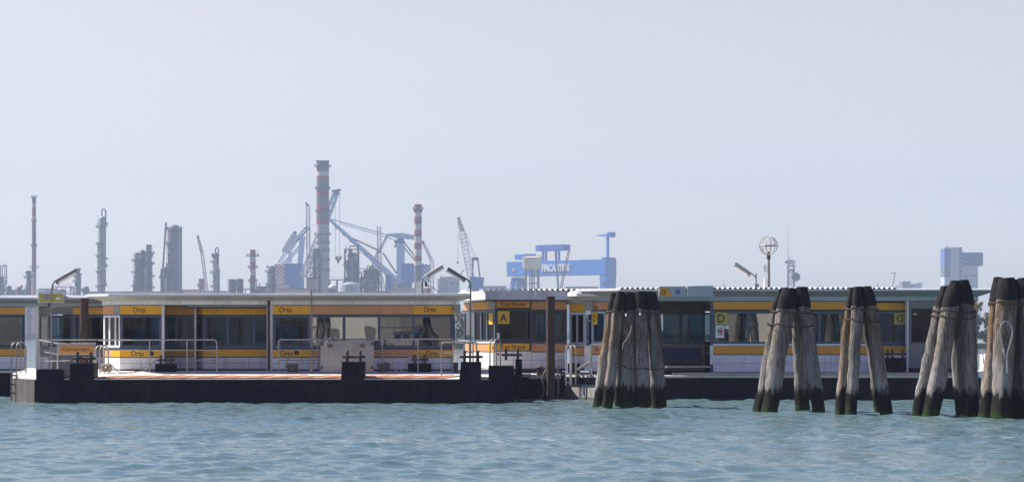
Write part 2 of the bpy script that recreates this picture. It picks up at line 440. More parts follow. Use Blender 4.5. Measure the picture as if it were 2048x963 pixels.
def leaf_mat():
    m, nt, b = nodes_of('leaves')
    oi = nt.nodes.new("ShaderNodeTexCoord")
    nz = nt.nodes.new("ShaderNodeTexNoise"); nz.inputs["Scale"].default_value = 0.7; nz.inputs["Detail"].default_value = 4
    nt.links.new(oi.outputs["Object"], nz.inputs["Vector"])
    cr = nt.nodes.new("ShaderNodeValToRGB")
    cr.color_ramp.elements[0].position = 0.35; cr.color_ramp.elements[0].color = (0.035, 0.055, 0.02, 1)
    cr.color_ramp.elements[1].position = 0.68; cr.color_ramp.elements[1].color = (0.09, 0.13, 0.045, 1)
    nt.links.new(nz.outputs[0], cr.inputs[0]); nt.links.new(cr.outputs[0], b.inputs["Base Color"])
    b.inputs["Roughness"].default_value = 0.7
    MATS['leaves'] = m


leaf_mat()


# ------------------------------------------------------------------ mesh helpers
class MB:
    def __init__(self):
        self.v = []
        self.f = []

    def add(self, vs, fs):
        k = len(self.v)
        self.v += [tuple(p) for p in vs]
        self.f += [tuple(i + k for i in f) for f in fs]
        return self

    def box(self, x0, x1, y0, y1, z0, z1):
        vs = [(x0, y0, z0), (x1, y0, z0), (x1, y1, z0), (x0, y1, z0), (x0, y0, z1), (x1, y0, z1), (x1, y1, z1), (x0, y1, z1)]
        return self.add(vs, [(0, 3, 2, 1), (4, 5, 6, 7), (0, 1, 5, 4), (1, 2, 6, 5), (2, 3, 7, 6), (3, 0, 4, 7)])

    def hexa(self, b, t):
        """b, t: four points each, counter-clockwise from above"""
        return self.add(list(b) + list(t), [(0, 3, 2, 1), (4, 5, 6, 7), (0, 1, 5, 4), (1, 2, 6, 5), (2, 3, 7, 6), (3, 0, 4, 7)])

    def prism(self, poly, z0, z1):
        """poly: (x, y) counter-clockwise from above; z0 / z1 numbers or functions of (x, y)"""
        f0 = z0 if callable(z0) else (lambda x, y: z0)
        f1 = z1 if callable(z1) else (lambda x, y: z1)
        n = len(poly)
        vs = [(x, y, f0(x, y)) for x, y in poly] + [(x, y, f1(x, y)) for x, y in poly]
        fs = [tuple(range(n - 1, -1, -1)), tuple(range(n, 2 * n))]
        fs += [(i, (i + 1) % n, n + (i + 1) % n, n + i) for i in range(n)]
        return self.add(vs, fs)

    def slab(self, poly, y0, y1):
        """poly: (x, z) outline, seen from the camera, given counter-clockwise; extruded from y0 (near) to y1"""
        n = len(poly)
        vs = [(x, y0, z) for x, z in poly] + [(x, y1, z) for x, z in poly]
        fs = [tuple(range(n)), tuple(range(2 * n - 1, n - 1, -1))]
        fs += [(i, n + i, n + (i + 1) % n, (i + 1) % n) for i in range(n)]
        return self.add(vs, fs)

    def ring(self, lower, upper):
        """side faces between two closed loops of 3-D points"""
        n = len(lower)
        return self.add(list(lower) + list(upper), [(i, (i + 1) % n, n + (i + 1) % n, n + i) for i in range(n)])

    def cyl(self, p0, p1, r0, r1=None, n=10, caps=True):
        return self.tube([p0, p1], [r0, r0 if r1 is None else r1], n, caps)

    def tube(self, pts, r, n=8, caps=True, closed=False):
        pts = [Vector(p) for p in pts]
        rs = r if isinstance(r, (list, tuple)) else [r] * len(pts)
        m = len(pts)
        vs, fs = [], []
        up = None
        for i, p in enumerate(pts):
            if closed:
                d = pts[(i + 1) % m] - pts[i - 1]
            else:
                d = pts[min(i + 1, m - 1)] - pts[max(i - 1, 0)]
            if d.length < 1e-9:
                d = Vector((0, 0, 1))
            d.normalize()
            if up is None:
                a = Vector((0, 0, 1)) if abs(d.z) < 0.9 else Vector((1, 0, 0))
                e1 = d.cross(a).normalized()
            else:
                e1 = (up - d * up.dot(d))
                e1 = e1.normalized() if e1.length > 1e-6 else d.orthogonal().normalized()
            up = e1
            e2 = d.cross(e1)
            for k in range(n):
                t = 2 * math.pi * k / n
                vs.append(p + (e1 * math.cos(t) + e2 * math.sin(t)) * rs[i])
        for i in range(m if closed else m - 1):
            j = (i + 1) % m
            for k in range(n):
                k2 = (k + 1) % n
                fs.append((i * n + k, i * n + k2, j * n + k2, j * n + k))
        if caps and not closed:
            fs.append(tuple(range(n - 1, -1, -1)))
            fs.append(tuple((m - 1) * n + k for k in range(n)))
        return self.add(vs, fs)

    def lathe(self, x, y, prof, n=20):
        """prof: (radius, z) upwards"""
        vs, fs = [], []
        for r, z in prof:
            for k in range(n):
                t = 2 * math.pi * k / n
                vs.append((x + r * math.cos(t), y + r * math.sin(t), z))
        m = len(prof)
        for i in range(m - 1):
            for k in range(n):
                k2 = (k + 1) % n
                fs.append((i * n + k, i * n + k2, (i + 1) * n + k2, (i + 1) * n + k))
        fs.append(tuple(range(n - 1, -1, -1)))
        fs.append(tuple((m - 1) * n + k for k in range(n)))
        return self.add(vs, fs)

    def bar(self, p0, p1, w, h=None):
        """square bar between two points"""
        h = h or w
        p0, p1 = Vector(p0), Vector(p1)
        d = (p1 - p0).normalized()
        a = Vector((0, 0, 1)) if abs(d.z) < 0.95 else Vector((0, 1, 0))
        s = d.cross(a).normalized() * (w / 2)
        u = s.cross(d).normalized() * (h / 2)
        vs = [p0 - s - u, p0 + s - u, p0 + s + u, p0 - s + u, p1 - s - u, p1 + s - u, p1 + s + u, p1 - s + u]
        return self.add(vs, [(0, 1, 2, 3), (7, 6, 5, 4), (0, 4, 5, 1), (1, 5, 6, 2), (2, 6, 7, 3), (3, 7, 4, 0)])

    def build(self, name, mat, parent=None, loc=None, smooth=True):
        """one mesh object; coordinates given in the world, stored relative to the thing's base"""
        L = Vector((0, 0, 0))
        if parent is not None:
            L = wloc(parent)
        elif loc is not None:
            L = Vector(loc)
        me = bpy.data.meshes.new(name)
        me.from_pydata([(p[0] - L.x, p[1] - L.y, p[2] - L.z) for p in self.v], [], self.f)
        me.validate()
        bm = bmesh.new(); bm.from_mesh(me)
        bmesh.ops.recalc_face_normals(bm, faces=bm.faces)
        bm.to_mesh(me); bm.free()
        if smooth:
            me.shade_smooth()
            me.set_sharp_from_angle(angle=math.radians(38))
        me.materials.append(MATS[mat])
        o = bpy.data.objects.new(name, me)
        COL.objects.link(o)
        if parent is not None:
            o.parent = parent
        else:
            o.location = L
        return o


def wloc(o):
    v = Vector((0, 0, 0))
    while o is not None:
        v += o.location
        o = o.parent
    return v


def tag(o, label=None, cat=None, group=None, kind=None):
    if label: o['label'] = label
    if cat: o['category'] = cat
    if group: o['group'] = group
    if kind: o['kind'] = kind
    return o


def thing(name, loc, label, cat, group=None):
    o = bpy.data.objects.new(name, None)
    o.empty_display_size = 0.3
    o.location = loc
    COL.objects.link(o)
    return tag(o, label, cat, group)


def copy_tree(o, parent=None, delta=None):
    kids = [c for c in bpy.data.objects if c.parent == o] if not hasattr(o, 'children') else list(o.children)
    c = o.copy()
    COL.objects.link(c)
    if parent is not None:
        c.parent = parent
    if delta is not None:
        c.location = o.location + Vector(delta)
    for k in kids:
        copy_tree(k, c)
    return c


def lettering(parent, txt, cx, cz, y, w, h, mat='black_text', name='lettering', ang=0.0, depth=0.006, mirror=False, bold=0.0):
    """flat printed letters, width w and height h, centred on (cx, cz), facing the camera side"""
    cu = bpy.data.curves.new("t", 'FONT')
    cu.body = txt
    cu.size = 1.0
    cu.extrude = 0.01
    cu.offset = bold
    cu.resolution_u = 3
    ob = bpy.data.objects.new("t", cu)
    COL.objects.link(ob)
    dg = bpy.context.evaluated_depsgraph_get()
    me = bpy.data.meshes.new_from_object(ob.evaluated_get(dg))
    bpy.data.objects.remove(ob)
    n = len(me.vertices)
    co = np.empty(n * 3, np.float32); me.vertices.foreach_get("co", co); co = co.reshape(-1, 3)
    mn, mxx = co.min(0), co.max(0)
    sx = w / (mxx[0] - mn[0]); sz = h / (mxx[1] - mn[1])
    u = (co[:, 0] - (mn[0] + mxx[0]) / 2) * sx * (-1 if mirror else 1)
    v = (co[:, 1] - (mn[1] + mxx[1]) / 2) * sz
    d = np.where(co[:, 2] > 0, -depth, 0.0)
    ca, sa = math.cos(ang), math.sin(ang)
    L = wloc(parent)
    out = np.stack([cx + u * ca - d * sa - L.x, y + u * sa + d * ca - L.y, cz + v - L.z], 1)
    me.vertices.foreach_set("co", out.astype(np.float32).ravel())
    if mirror:
        me.flip_normals()
    me.update()
    me.materials.clear(); me.materials.append(MATS[mat])
    o = bpy.data.objects.new(name, me)
    COL.objects.link(o)
    o.parent = parent
    return o


def offset_poly(poly, d):
    """move every edge of a counter-clockwise plan outwards by d"""
    n = len(poly)
    out = []
    for i in range(n):
        p0, p1, p2 = Vector(poly[i - 1]), Vector(poly[i]), Vector(poly[(i + 1) % n])
        a = (p1 - p0).normalized(); b = (p2 - p1).normalized()
        na = Vector((a.y, -a.x)); nb = Vector((b.y, -b.x))
        m = (na + nb)
        m = m / max(0.2, m.dot(na))
        out.append((p1.x + m.x * d, p1.y + m.y * d))
    return out

# ------------------------------------------------------------------ the setting: lagoon, far shore, air
def grid_mesh(name, xs, ys, zz, mat):
    nx, ny = len(xs), len(ys)
    gx, gy = np.meshgrid(xs, ys)
    co = np.stack([gx + zz[1], gy + zz[2], zz[0]], -1).reshape(-1, 3).astype(np.float32)
    idx = np.arange(nx * ny).reshape(ny, nx)
    q = np.stack([idx[:-1, :-1], idx[:-1, 1:], idx[1:, 1:], idx[1:, :-1]], -1).reshape(-1, 4)
    return co, q


def make_water():
    xs = np.arange(-24.0, 24.001, 0.08)
    ys = np.arange(27.0, 86.001, 0.062)
    gx, gy = np.meshgrid(xs, ys)
    z = np.zeros_like(gx); dx = np.zeros_like(gx); dy = np.zeros_like(gx)
    for i in range(46):
        lam = 0.22 * (8.0 ** (i / 45.0)) * RNG.uniform(0.9, 1.1)
        th = math.radians(-68 + RNG.normal(0, 34))
        k = 2 * math.pi / lam
        kx, ky = k * math.cos(th), k * math.sin(th)
        amp = WAVE * lam * (0.6 + 0.8 * RNG.random())
        ph = kx * gx + ky * gy + RNG.uniform(0, 6.28)
        s, c = np.sin(ph), np.cos(ph)
        z += amp * c
        dx -= 0.8 * amp * math.cos(th) * s
        dy -= 0.8 * amp * math.sin(th) * s
    # gusts: patches of livelier and calmer water
    g = 0.9 + 0.3 * np.sin(0.21 * gx + 0.37 * gy + 1.0) * np.sin(0.13 * gx - 0.29 * gy)
    edge = np.minimum.reduce([(gx + 24) / 2, (24 - gx) / 2, (gy - 27) / 2, (86 - gy) / 2, np.ones_like(gx)])
    g = g * np.clip(edge, 0, 1)
    z *= g; dx *= g; dy *= g
    co, q = grid_mesh('water', xs, ys, (z, dx, dy), 'water')
    # flat sheet beyond the waves
    ox0, ox1, oy0, oy1 = -850.0, 850.0, -150.0, 2100.0
    x0, x1, y0, y1 = xs[0], xs[-1], ys[0], ys[-1]
    nb = len(co)
    ext = np.array([(ox0, oy0, 0), (ox1, oy0, 0), (ox1, oy1, 0), (ox0, oy1, 0), (x0, y0, 0), (x1, y0, 0), (x1, y1, 0), (x0, y1, 0)], np.float32)
    q2 = np.array([(0, 1, 5, 4), (1, 2, 6, 5), (2, 3, 7, 6), (3, 0, 4, 7)]) + nb
    co = np.concatenate([co, ext]); q = np.concatenate([q, q2])
    me = bpy.data.meshes.new('water')
    me.vertices.add(len(co)); me.vertices.foreach_set("co", co.ravel())
    me.loops.add(q.size); me.loops.foreach_set("vertex_index", q.ravel().astype(np.int32))
    me.polygons.add(len(q))
    me.polygons.foreach_set("loop_start", np.arange(0, q.size, 4, dtype=np.int32))
    me.update(calc_edges=True)
    me.shade_smooth()
    me.materials.append(MATS['water'])
    o = bpy.data.objects.new('water', me)
    COL.objects.link(o)
    tag(o, kind='structure')


WAVE = 0.0057
make_water()

b = MB()
# the works stand round a dock basin in which the two floating cranes lie
b.prism([(-840, 1180), (840, 1180), (840, 1465), (-840, 1465)], -0.8, 2.8)
b.prism([(-840, 1465.1), (-192, 1465.1), (-192, 2090), (-840, 2090)], -0.8, 2.8)
b.prism([(-60, 1465.1), (840, 1465.1), (840, 2090), (-60, 2090)], -0.8, 2.8)
b.prism([(-191.9, 1585), (-60.1, 1585), (-60.1, 2090), (-191.9, 2090)], -0.8, 2.8)
tag(b.build('far_shore', 'earth', loc=(0, 1180, 0)), kind='structure')
b = MB()
b.prism([(-30, 372), (6, 366), (60, 366), (130, 372), (150, 398), (-20, 402)], -0.8, 0.9)
tag(b.build('island_shore', 'earth', loc=(60, 366, 0)), kind='structure')

hz = MB()
hz.box(-900, 900, -190, 2150, -2.2, 190)
ho = hz.build('haze', 'deck', loc=(0, 0, 0), smooth=False)
hm = bpy.data.materials.new('haze_air'); hm.use_nodes = True
for n in list(hm.node_tree.nodes):
    hm.node_tree.nodes.remove(n)
hout = hm.node_tree.nodes.new("ShaderNodeOutputMaterial")
hv = hm.node_tree.nodes.new("ShaderNodeVolumePrincipled")
hv.inputs["Color"].default_value = (0.66, 0.79, 1.0, 1)
hv.inputs["Density"].default_value = 0.00022
hv.inputs["Anisotropy"].default_value = 0.0
hm.node_tree.links.new(hv.outputs[0], hout.inputs["Volume"])
ho.data.materials.clear(); ho.data.materials.append(hm)
tag(ho, kind='stuff')


# ------------------------------------------------------------------ floating landing stages
BITT = None


def bitt_mesh():
    """double mooring bitt: two posts and a cross bar, standing on z = 0"""
    b = MB()
    for sx in (-0.23, 0.23):
        b.cyl((sx, 0, -0.02), (sx, 0, 0.36), 0.055, 0.05, 10)
        b.cyl((sx, 0, 0.36), (sx, 0, 0.39), 0.075, 0.06, 10)
    b.cyl((-0.40, 0, 0.17), (0.40, 0, 0.17), 0.045, 0.045, 8)
    return b


def put_bitt(parent, x, y, z, s=1.0):
    global BITT
    if BITT is None:
        o = bitt_mesh().build('mooring_bitt', 'bitt', loc=(0, 0, 0))
        BITT = o.data
    else:
        o = bpy.data.objects.new('mooring_bitt', BITT)
        COL.objects.link(o)
    o.location = Vector((x, y, z)) - wloc(parent)
    o.scale = (s, s, s)
    o.parent = parent
    return o


def block(parent, px0, px1, py, Y, depth, zb, slant=0.0, mat='navy_hull'):
    """raised mooring block of the hull; slant leans its left side outwards"""
    x0, x1, zt = X(px0, Y), X(px1, Y), Z(py, Y)
    b = MB()
    b.hexa([(x0 - slant, Y, zb), (x1, Y, zb), (x1, Y + depth, zb), (x0 - slant, Y + depth + slant * 2, zb)],
           [(x0, Y, zt), (x1, Y, zt), (x1, Y + depth, zt), (x0, Y + depth, zt)])
    o = b.build('bollard_block', mat, parent)
    return (x0 + x1) / 2, Y + depth / 2, zt


def coil(parent_or_none, x, y, z, r, mat, turns=5, label=None, cat=None, group=None, tail=None, seed=0):
    rnd = random.Random(seed)
    pts = []
    n = turns * 14
    for i in range(n):
        t = 2 * math.pi * i / 14
        rr = r * (0.75 + 0.3 * rnd.random())
        pts.append((x + rr * math.cos(t), y + 0.7 * rr * math.sin(t), z + 0.03 + 0.30 * r / 0.22 * (i / n) + 0.05 * rnd.random()))
    if tail:
        pts += tail
    b = MB().tube(pts, 0.022, 6)
    o = b.build('rope_coil', mat, None, (x, y, z))
    return tag(o, label, cat, group)


def rope(pts, r, mat, label, group=None, name='mooring_rope'):
    P = [Vector(p) for p in pts]
    out = []
    for i in range(len(P) - 1):
        p0, p1, p2, p3 = P[max(i - 1, 0)], P[i], P[i + 1], P[min(i + 2, len(P) - 1)]
        for k in range(6):
            t = k / 6
            out.append(0.5 * ((2 * p1) + (p2 - p0) * t + (2 * p0 - 5 * p1 + 4 * p2 - p3) * t * t + (3 * p1 - p0 - 3 * p2 + p3) * t ** 3))
    out.append(P[-1])
    o = MB().tube(out, r, 6).build(name, mat, None, P[0])
    return tag(o, label, 'rope', group)


def text_dot(parent, x, y, z, r, mat='black_text', name='emblem'):
    b = MB()
    for k in range(5):
        t = 2 * math.pi * k / 5 + 0.3
        b.cyl((x + r * 0.6 * math.cos(t), y, z + r * 0.6 * math.sin(t)), (x + r * 0.6 * math.cos(t), y - 0.006, z + r * 0.6 * math.sin(t)), r * 0.5, None, 8)
    return b.build(name, mat, parent)


class Wall:
    """straight piece of shelter wall from plan point P0 to P1 (left to right seen from outside)"""
    def __init__(self, root, P0, P1):
        self.root = root
        self.P0, self.P1 = Vector(P0), Vector(P1)
        d = self.P1 - self.P0
        self.L = d.length
        self.t = d / self.L
        self.n = Vector((self.t.y, -self.t.x))
        self.ang = math.atan2(self.t.y, self.t.x)

    def pt(self, u, d, z):
        p = self.P0 + self.t * u + self.n * d
        return (p.x, p.y, z)

    def bx(self, b, u0, u1, d0, d1, z0, z1):
        # d0 inner, d1 outer
        return b.hexa([self.pt(u0, d1, z0), self.pt(u1, d1, z0), self.pt(u1, d0, z0), self.pt(u0, d0, z0)],
                      [self.pt(u0, d1, z1), self.pt(u1, d1, z1), self.pt(u1, d0, z1), self.pt(u0, d0, z1)])

    def part(self, name, mat, u0, u1, d0, d1, z0, z1, parent=None):
        b = MB(); self.bx(b, u0, u1, d0, d1, z0, z1)
        return b.build(name, mat, parent or self.root, smooth=False)

    def panels(self, z0, z1, nx, rows=2, mat='white', u0=0.0, u1=None, gap=0.012):
        u1 = self.L if u1 is None else u1
        w = (u1 - u0) / nx
        h = (z1 - z0) / rows
        for i in range(nx):
            for j in range(rows):
                self.part('wall_panel', mat, u0 + i * w + gap / 2, u0 + (i + 1) * w - gap / 2, -0.045, random.uniform(-0.002, 0.002), z0 + j * h + (gap / 2 if j else 0), z0 + (j + 1) * h - (gap / 2 if j < rows - 1 else 0))
        self.part('backing_board', 'dark_trim', u0, u1, -0.07, -0.046, z0, z1)

    def band(self, z0, z1, pieces):
        """pieces: (fraction0, fraction1, material); returns the parts"""
        out = []
        for f0, f1, mat in pieces:
            out.append(self.part('name_band', mat, f0 * self.L + 0.002, f1 * self.L - 0.002, -0.05, 0.012, z0, z1))
        self.part('trim_strip', 'dark_trim', 0, self.L, -0.05, 0.004, z0 - 0.035, z0 - 0.002)
        self.part('trim_strip', 'dark_trim', 0, self.L, -0.05, 0.004, z1 + 0.002, z1 + 0.03)
        return out

    def windows(self, z0, z1, cuts, frame='blue_frame', pane='glass_film', fw=0.10, transom=None):
        """cuts: fractions where the uprights stand, ends included"""
        us = [c * self.L for c in cuts]
        b = MB()
        self.bx(b, 0, self.L, -0.06, 0.0, z0, z0 + fw * 0.8)
        self.bx(b, 0, self.L, -0.06, 0.0, z1 - fw * 0.8, z1)
        for i, u in enumerate(us):
            a = max(0, u - fw / 2) if 0 < i < len(us) - 1 else (0 if i == 0 else self.L - fw)
            c = min(self.L, u + fw / 2) if 0 < i < len(us) - 1 else (fw if i == 0 else self.L)
            self.bx(b, a, c, -0.058, 0.003, z0 + fw * 0.8, z1 - fw * 0.8)
        fr = b.build('window_frame', frame, self.root, smooth=False)
        for i in range(len(us) - 1):
            a = us[i] + (fw if i == 0 else fw / 2)
            c = us[i + 1] - (fw if i == len(us) - 2 else fw / 2)
            if c - a < 0.03:
                continue
            self.part('window_pane', pane if isinstance(pane, str) else pane[i], a, c, -0.036, -0.028, z0 + fw * 0.8, z1 - fw * 0.8)
            if transom is not None and i in transom:
                self.part('glazing_bar', frame, a, c, -0.05, -0.01, z0 + (z1 - z0) * 0.6, z0 + (z1 - z0) * 0.6 + 0.04)
        return fr

    def text(self, parent, txt, frac, z, w, h, mat='black_text', mirror=False, d=0.0125, bold=0.01):
        p = self.pt(frac * self.L, d, z)
        return lettering(parent, txt, p[0], p[2], p[1], w, h, mat, 'lettering', self.ang, 0.004, mirror, bold)


def roof(root, poly, zb, zh, zt, over, lip, fascia_mat, header_mat, lip_mat, top_mat='roof_top', crown=0.1):
    base = offset_poly(poly, 0.05)
    outer = offset_poly(poly, over)
    inner = offset_poly(poly, over - 0.12)
    def loop(p, z):
        return [(x, y, z) for x, y in p]
    MB().ring(loop(base, zb), loop(base, zh)).build('header_board', header_mat, root, smooth=False)
    b = MB().ring(loop(base, zh), loop(outer, zt))
    n = len(base)
    b.add(loop(offset_poly(poly, 0.049), zb + 0.01), [tuple(range(n - 1, -1, -1))])
    b.build('roof_fascia', fascia_mat, root, smooth=False)
    b = MB().ring(loop(outer, zt), loop(outer, zt + lip))
    b.build('roof_lip', lip_mat, root, smooth=False)
    b = MB().ring(loop(outer, zt + lip), loop(inner, zt + lip + crown))
    b.add(loop(inner, zt + lip + crown), [tuple(range(n))])
    b.build('roof_cover', top_mat, root, smooth=False)


def hull(root, poly, z0, z1, mat='navy_hull', rub=True):
    MB().prism(poly, z0, z1).build('hull', mat, root, smooth=False)


# ---- the near landing stage (Orto)
YO = 73.6
st = thing('landing_pontoon', (X(530, 70), 70, 0), 'long dark navy landing pontoon with raised mooring blocks in front of the Orto shelter', 'pontoon', 'floating landing stages')


def zdeck(x, y):
    return 0.83 + min(max(y - 70, 0), 3.7) * 0.0605


xl, xr = X(70, 70), X(1028, 70)
xe = X(24, 72.4)
poly = [(xl, 70.0), (xr, 70.0), (xr, 77.0), (xe, 77.0), (xe, 72.4)]
hull(st, poly, -0.7, 0.80)
# plated end with weld seams, facing left
w = Wall(st, (xe, 72.4), (xl, 70.0))
for k in range(4):
    w.part('end_plate', 'rusty_plate', k * w.L / 4 + 0.01, (k + 1) * w.L / 4 - 0.01, 0.002, 0.02, -0.3, 0.78)
dk = [(xl + 0.02, 70.02), (xr - 0.02, 70.02), (xr - 0.02, 73.7), (xe + 0.02, 73.7), (xe + 0.02, 72.42)]
MB().prism(dk, 0.795, zdeck).build('deck', 'deck', st, smooth=False)
MB().box(xe + 0.02, xr - 0.02, 73.7, 76.98, 0.795, 1.054).build('deck', 'deck', st, smooth=False)
# slanting timber boards along the front of the deck
i = 0
u = X(188, 70.8)
while u < X(884, 70.8):
    y0, y1 = 70.10, 71.15
    wd = random.uniform(0.245, 0.272)
    dz = 0.012 + random.uniform(0, 0.018)
    lean = 0.62
    b = MB().hexa([(u, y0, zdeck(0, y0) + 0.004), (u + wd, y0, zdeck(0, y0) + 0.004), (u + wd + lean, y1, zdeck(0, y1) + 0.004), (u + lean, y1, zdeck(0, y1) + 0.004)],
                  [(u, y0, zdeck(0, y0) + dz + 0.02), (u + wd, y0, zdeck(0, y0) + dz + 0.02), (u + wd + lean, y1, zdeck(0, y1) + dz + 0.02), (u + lean, y1, zdeck(0, y1) + dz + 0.02)])
    b.build('plank', 'plank_a' if i % 3 else 'plank_b', st, smooth=False)
    u += 0.285
    i += 1
bx_ = [block(st, 72, 127, 738, 69.97, 1.3, 0.4), block(st, 140, 187, 726, 69.98, 0.8, 0.4, 0.02), block(st, 684, 728, 723, 69.98, 0.8, 0.4, 0.06),
       block(st, 922, 962, 723, 69.98, 0.8, 0.4, 0.10), block(st, 977, 1027.5, 731, 69.96, 1.2, 0.1)]
for k in (1, 2, 3):
    put_bitt(st, bx_[k][0], bx_[k][1], bx_[k][2])
for (a, c, py) in ((310, 350, 727), (816, 862, 726)):
    q = block(st, a, c, py, 73.0, 0.35, 0.98)
    put_bitt(st, q[0], q[1], q[2], 0.8)

# the Orto shelter standing on it
sh = thing('waiting_shelter', (X(560, YO), YO, 1.05), 'long white and orange waiting shelter lettered Orto on the near pontoon', 'shelter', 'waiting shelters of the landing stages')
zO = lambda py: Z(py, YO)
xa, xb = X(240, YO), X(905, YO)
xc = X(207, 74.6)
planO = [(xa, YO), (xb, YO), (xb, 76.6), (xc, 76.6), (xc, 74.6)]
roof(sh, planO, zO(609), zO(601), zO(592), 0.62, 0.08, 'grey_fascia', 'white', 'roof_white', crown=0.015)
FL, W0, W1, B0, B1, S0, G0, G1, U0, U1, HD = [zO(v) for v in (739, 737.5, 714.5, 713, 698.5, 696, 694.5, 629.5, 628, 610.5, 609)]


def full_wall(w, nx, cuts, low, up, frame='blue_frame', pane='glass_film', lv=None, sill='blue_frame', transom=None):
    W0_, W1_, B0_, B1_, S0_, G0_, G1_, U0_, U1_ = lv or (W0, W1, B0, B1, S0, G0, G1, U0, U1)
    w.part('kick_plate', 'dark_trim', 0, w.L, -0.06, -0.01, W0_ - 0.10, W0_)
    w.panels(W0_, W1_, nx)
    lo = w.band(B0_, B1_, low)
    w.part('window_sill', sill, 0, w.L, -0.06, 0.035, S0_ - 0.012, G0_)
    w.windows(G0_, G1_, cuts, frame, pane, transom=transom)
    hi = w.band(U0_, U1_, up)
    return lo, hi


# chamfered left end
w = Wall(sh, (xc, 74.6), (xa, YO))
full_wall(w, 1, (0, 0.36, 0.72, 1), [(0, 0.5, 'orange_pale'), (0.5, 1, 'orange')], [(0, 0.62, 'orange_pale'), (0.62, 1, 'grey_box')], frame='white', pane='glass_dark')
# left front bay
w = Wall(sh, (xa, YO), (X(323.5, YO), YO))
lo, hi = full_wall(w, 2, (0, 1), [(0, 0.82, 'orange'), (0.82, 1, 'orange')], [(0, 1, 'orange')], pane='glass_dark')
w.text(hi[0], 'Orto', 0.46, zO(619), 0.46, 0.20)
w.text(lo[0], 'Orto', 0.42, zO(706), 0.46, 0.20)
text_dot(lo[0], X(303, YO), YO - 0.0125, zO(706), 0.09)
for (pa, pb, yy) in ((323.5, 328.5, 73.58), (533.5, 545, 73.58)):
    MB().box(X(pa, yy), X(pb, yy), yy, yy + 0.1, 1.0, zO(609.5)).build('post', 'white', sh, smooth=False)
MB().cyl((X(390.5, 73.7), 73.72, 1.0), (X(390.5, 73.7), 73.72, zO(609.5)), 0.045, None, 10).build('post', 'galvanised', sh)
MB().cyl((X(537.5, 73.5), 73.5, 1.0), (X(537.5, 73.5), 73.5, zO(601)), 0.045, None, 10).build('downpipe', 'rust_chain', sh)
# set-back wall of the doorway
w = Wall(sh, (X(328, 75.0), 75.0), (X(394, 75.0), 75.0))
lo, hi = full_wall(w, 2, (0, 0.38, 0.62, 1), [(0, 1, 'orange_mid')], [(0, 1, 'orange_mid')], pane='glass_dark')
# set-back bay with its own chamfer
ys = 74.5
w = Wall(sh, (X(392, 75.3), 75.3), (X(406, ys), ys))
full_wall(w, 1, (0, 1), [(0, 1, 'orange')], [(0, 1, 'orange')], pane='glass_clear')
w = Wall(sh, (X(406, ys), ys), (X(543, ys), ys))
full_wall(w, 3, (0, 0.36, 0.74, 1), [(0, 1, 'orange')], [(0, 1, 'orange')], pane='glass_dark')
w = Wall(sh, (X(364, 73.66), 73.66), (X(533, 73.66), 73.66))
w.part('pelmet', 'dark_trim', 0, w.L, -0.08, 0.0, zO(616), zO(609.5))
w.part('curtain_rail', 'galvanised', 0.2, w.L, 0.002, 0.03, zO(612.5), zO(611))
# right front bays
w = Wall(sh, (X(545, YO), YO), (xb, YO))
fx = lambda px: (X(px, YO) - X(545, YO)) / w.L
lo, hi = full_wall(w, 6, (0, fx(618), fx(688), fx(758), fx(827), 1), [(0, fx(625), 'orange'), (fx(625), fx(828), 'orange_pale'), (fx(828), 1, 'orange')],
                   [(0, fx(625), 'orange'), (fx(625), fx(828), 'orange_pale'), (fx(828), 1, 'orange')], transom=(3,), pane=('glass_dark', 'glass_mirror', 'glass_mirror', 'glass_film', 'glass_film'))
w.text(hi[0], 'Orto', fx(571), zO(618.5), 0.46, 0.20)
w.text(hi[2], 'Orto', fx(860), zO(618), 0.46, 0.20)
w.text(lo[0], 'Orto', fx(573), zO(706), 0.46, 0.20)
text_dot(lo[0], X(593, YO), YO - 0.0125, zO(704.5), 0.09)
w.text(lo[2], 'Orto', fx(865), zO(706), 0.46, 0.20)
# right end and back
w = Wall(sh, (xb, YO), (xb, 76.6))
full_wall(w, 3, (0, 0.5, 1), [(0, 1, 'orange')], [(0, 1, 'orange')], pane='glass_dark')
w = Wall(sh, (xb, 76.6), (xc, 76.6))
full_wall(w, 8, [0, .09, .18, .27, .36, .45, .54, .63, .72, .81, .9, 1], [(0, 1, 'orange')], [(0, 1, 'orange')], pane='glass_dark')
w = Wall(sh, (xc, 76.6), (xc, 74.6))
full_wall(w, 2, (0, 0.5, 1), [(0, 1, 'orange')], [(0, 1, 'orange')], pane='glass_dark')
MB().prism([(xa + .1, YO + .12), (xb - .1, YO + .12), (xb - .1, 76.5), (xc + .1, 76.5), (xc + .1, 74.7)], lambda x, y: max(zdeck(x, y), 1.054) + .002, lambda x, y: max(zdeck(x, y), 1.054) + .008).build('added_dark_floor', 'dark_inside', sh, smooth=False)  # dark sheet added to cut light bounced up from the pale deck
# seats inside, seen dimly through the panes
for pxs in (430, 575, 660, 740, 850):
    b = MB().box(X(pxs, 76) - 0.75, X(pxs, 76) + 0.75, 75.95, 76.4, 1.42, 1.48)
    b.box(X(pxs, 76) - 0.75, X(pxs, 76) + 0.75, 76.36, 76.42, 1.55, 1.95)
    for sx in (-0.6, 0.6):
        b.box(X(pxs, 76) + sx - 0.03, X(pxs, 76) + sx + 0.03, 76.0, 76.36, 1.054, 1.42)
    b.build('bench_seat', 'seat_blue', sh, smooth=False)
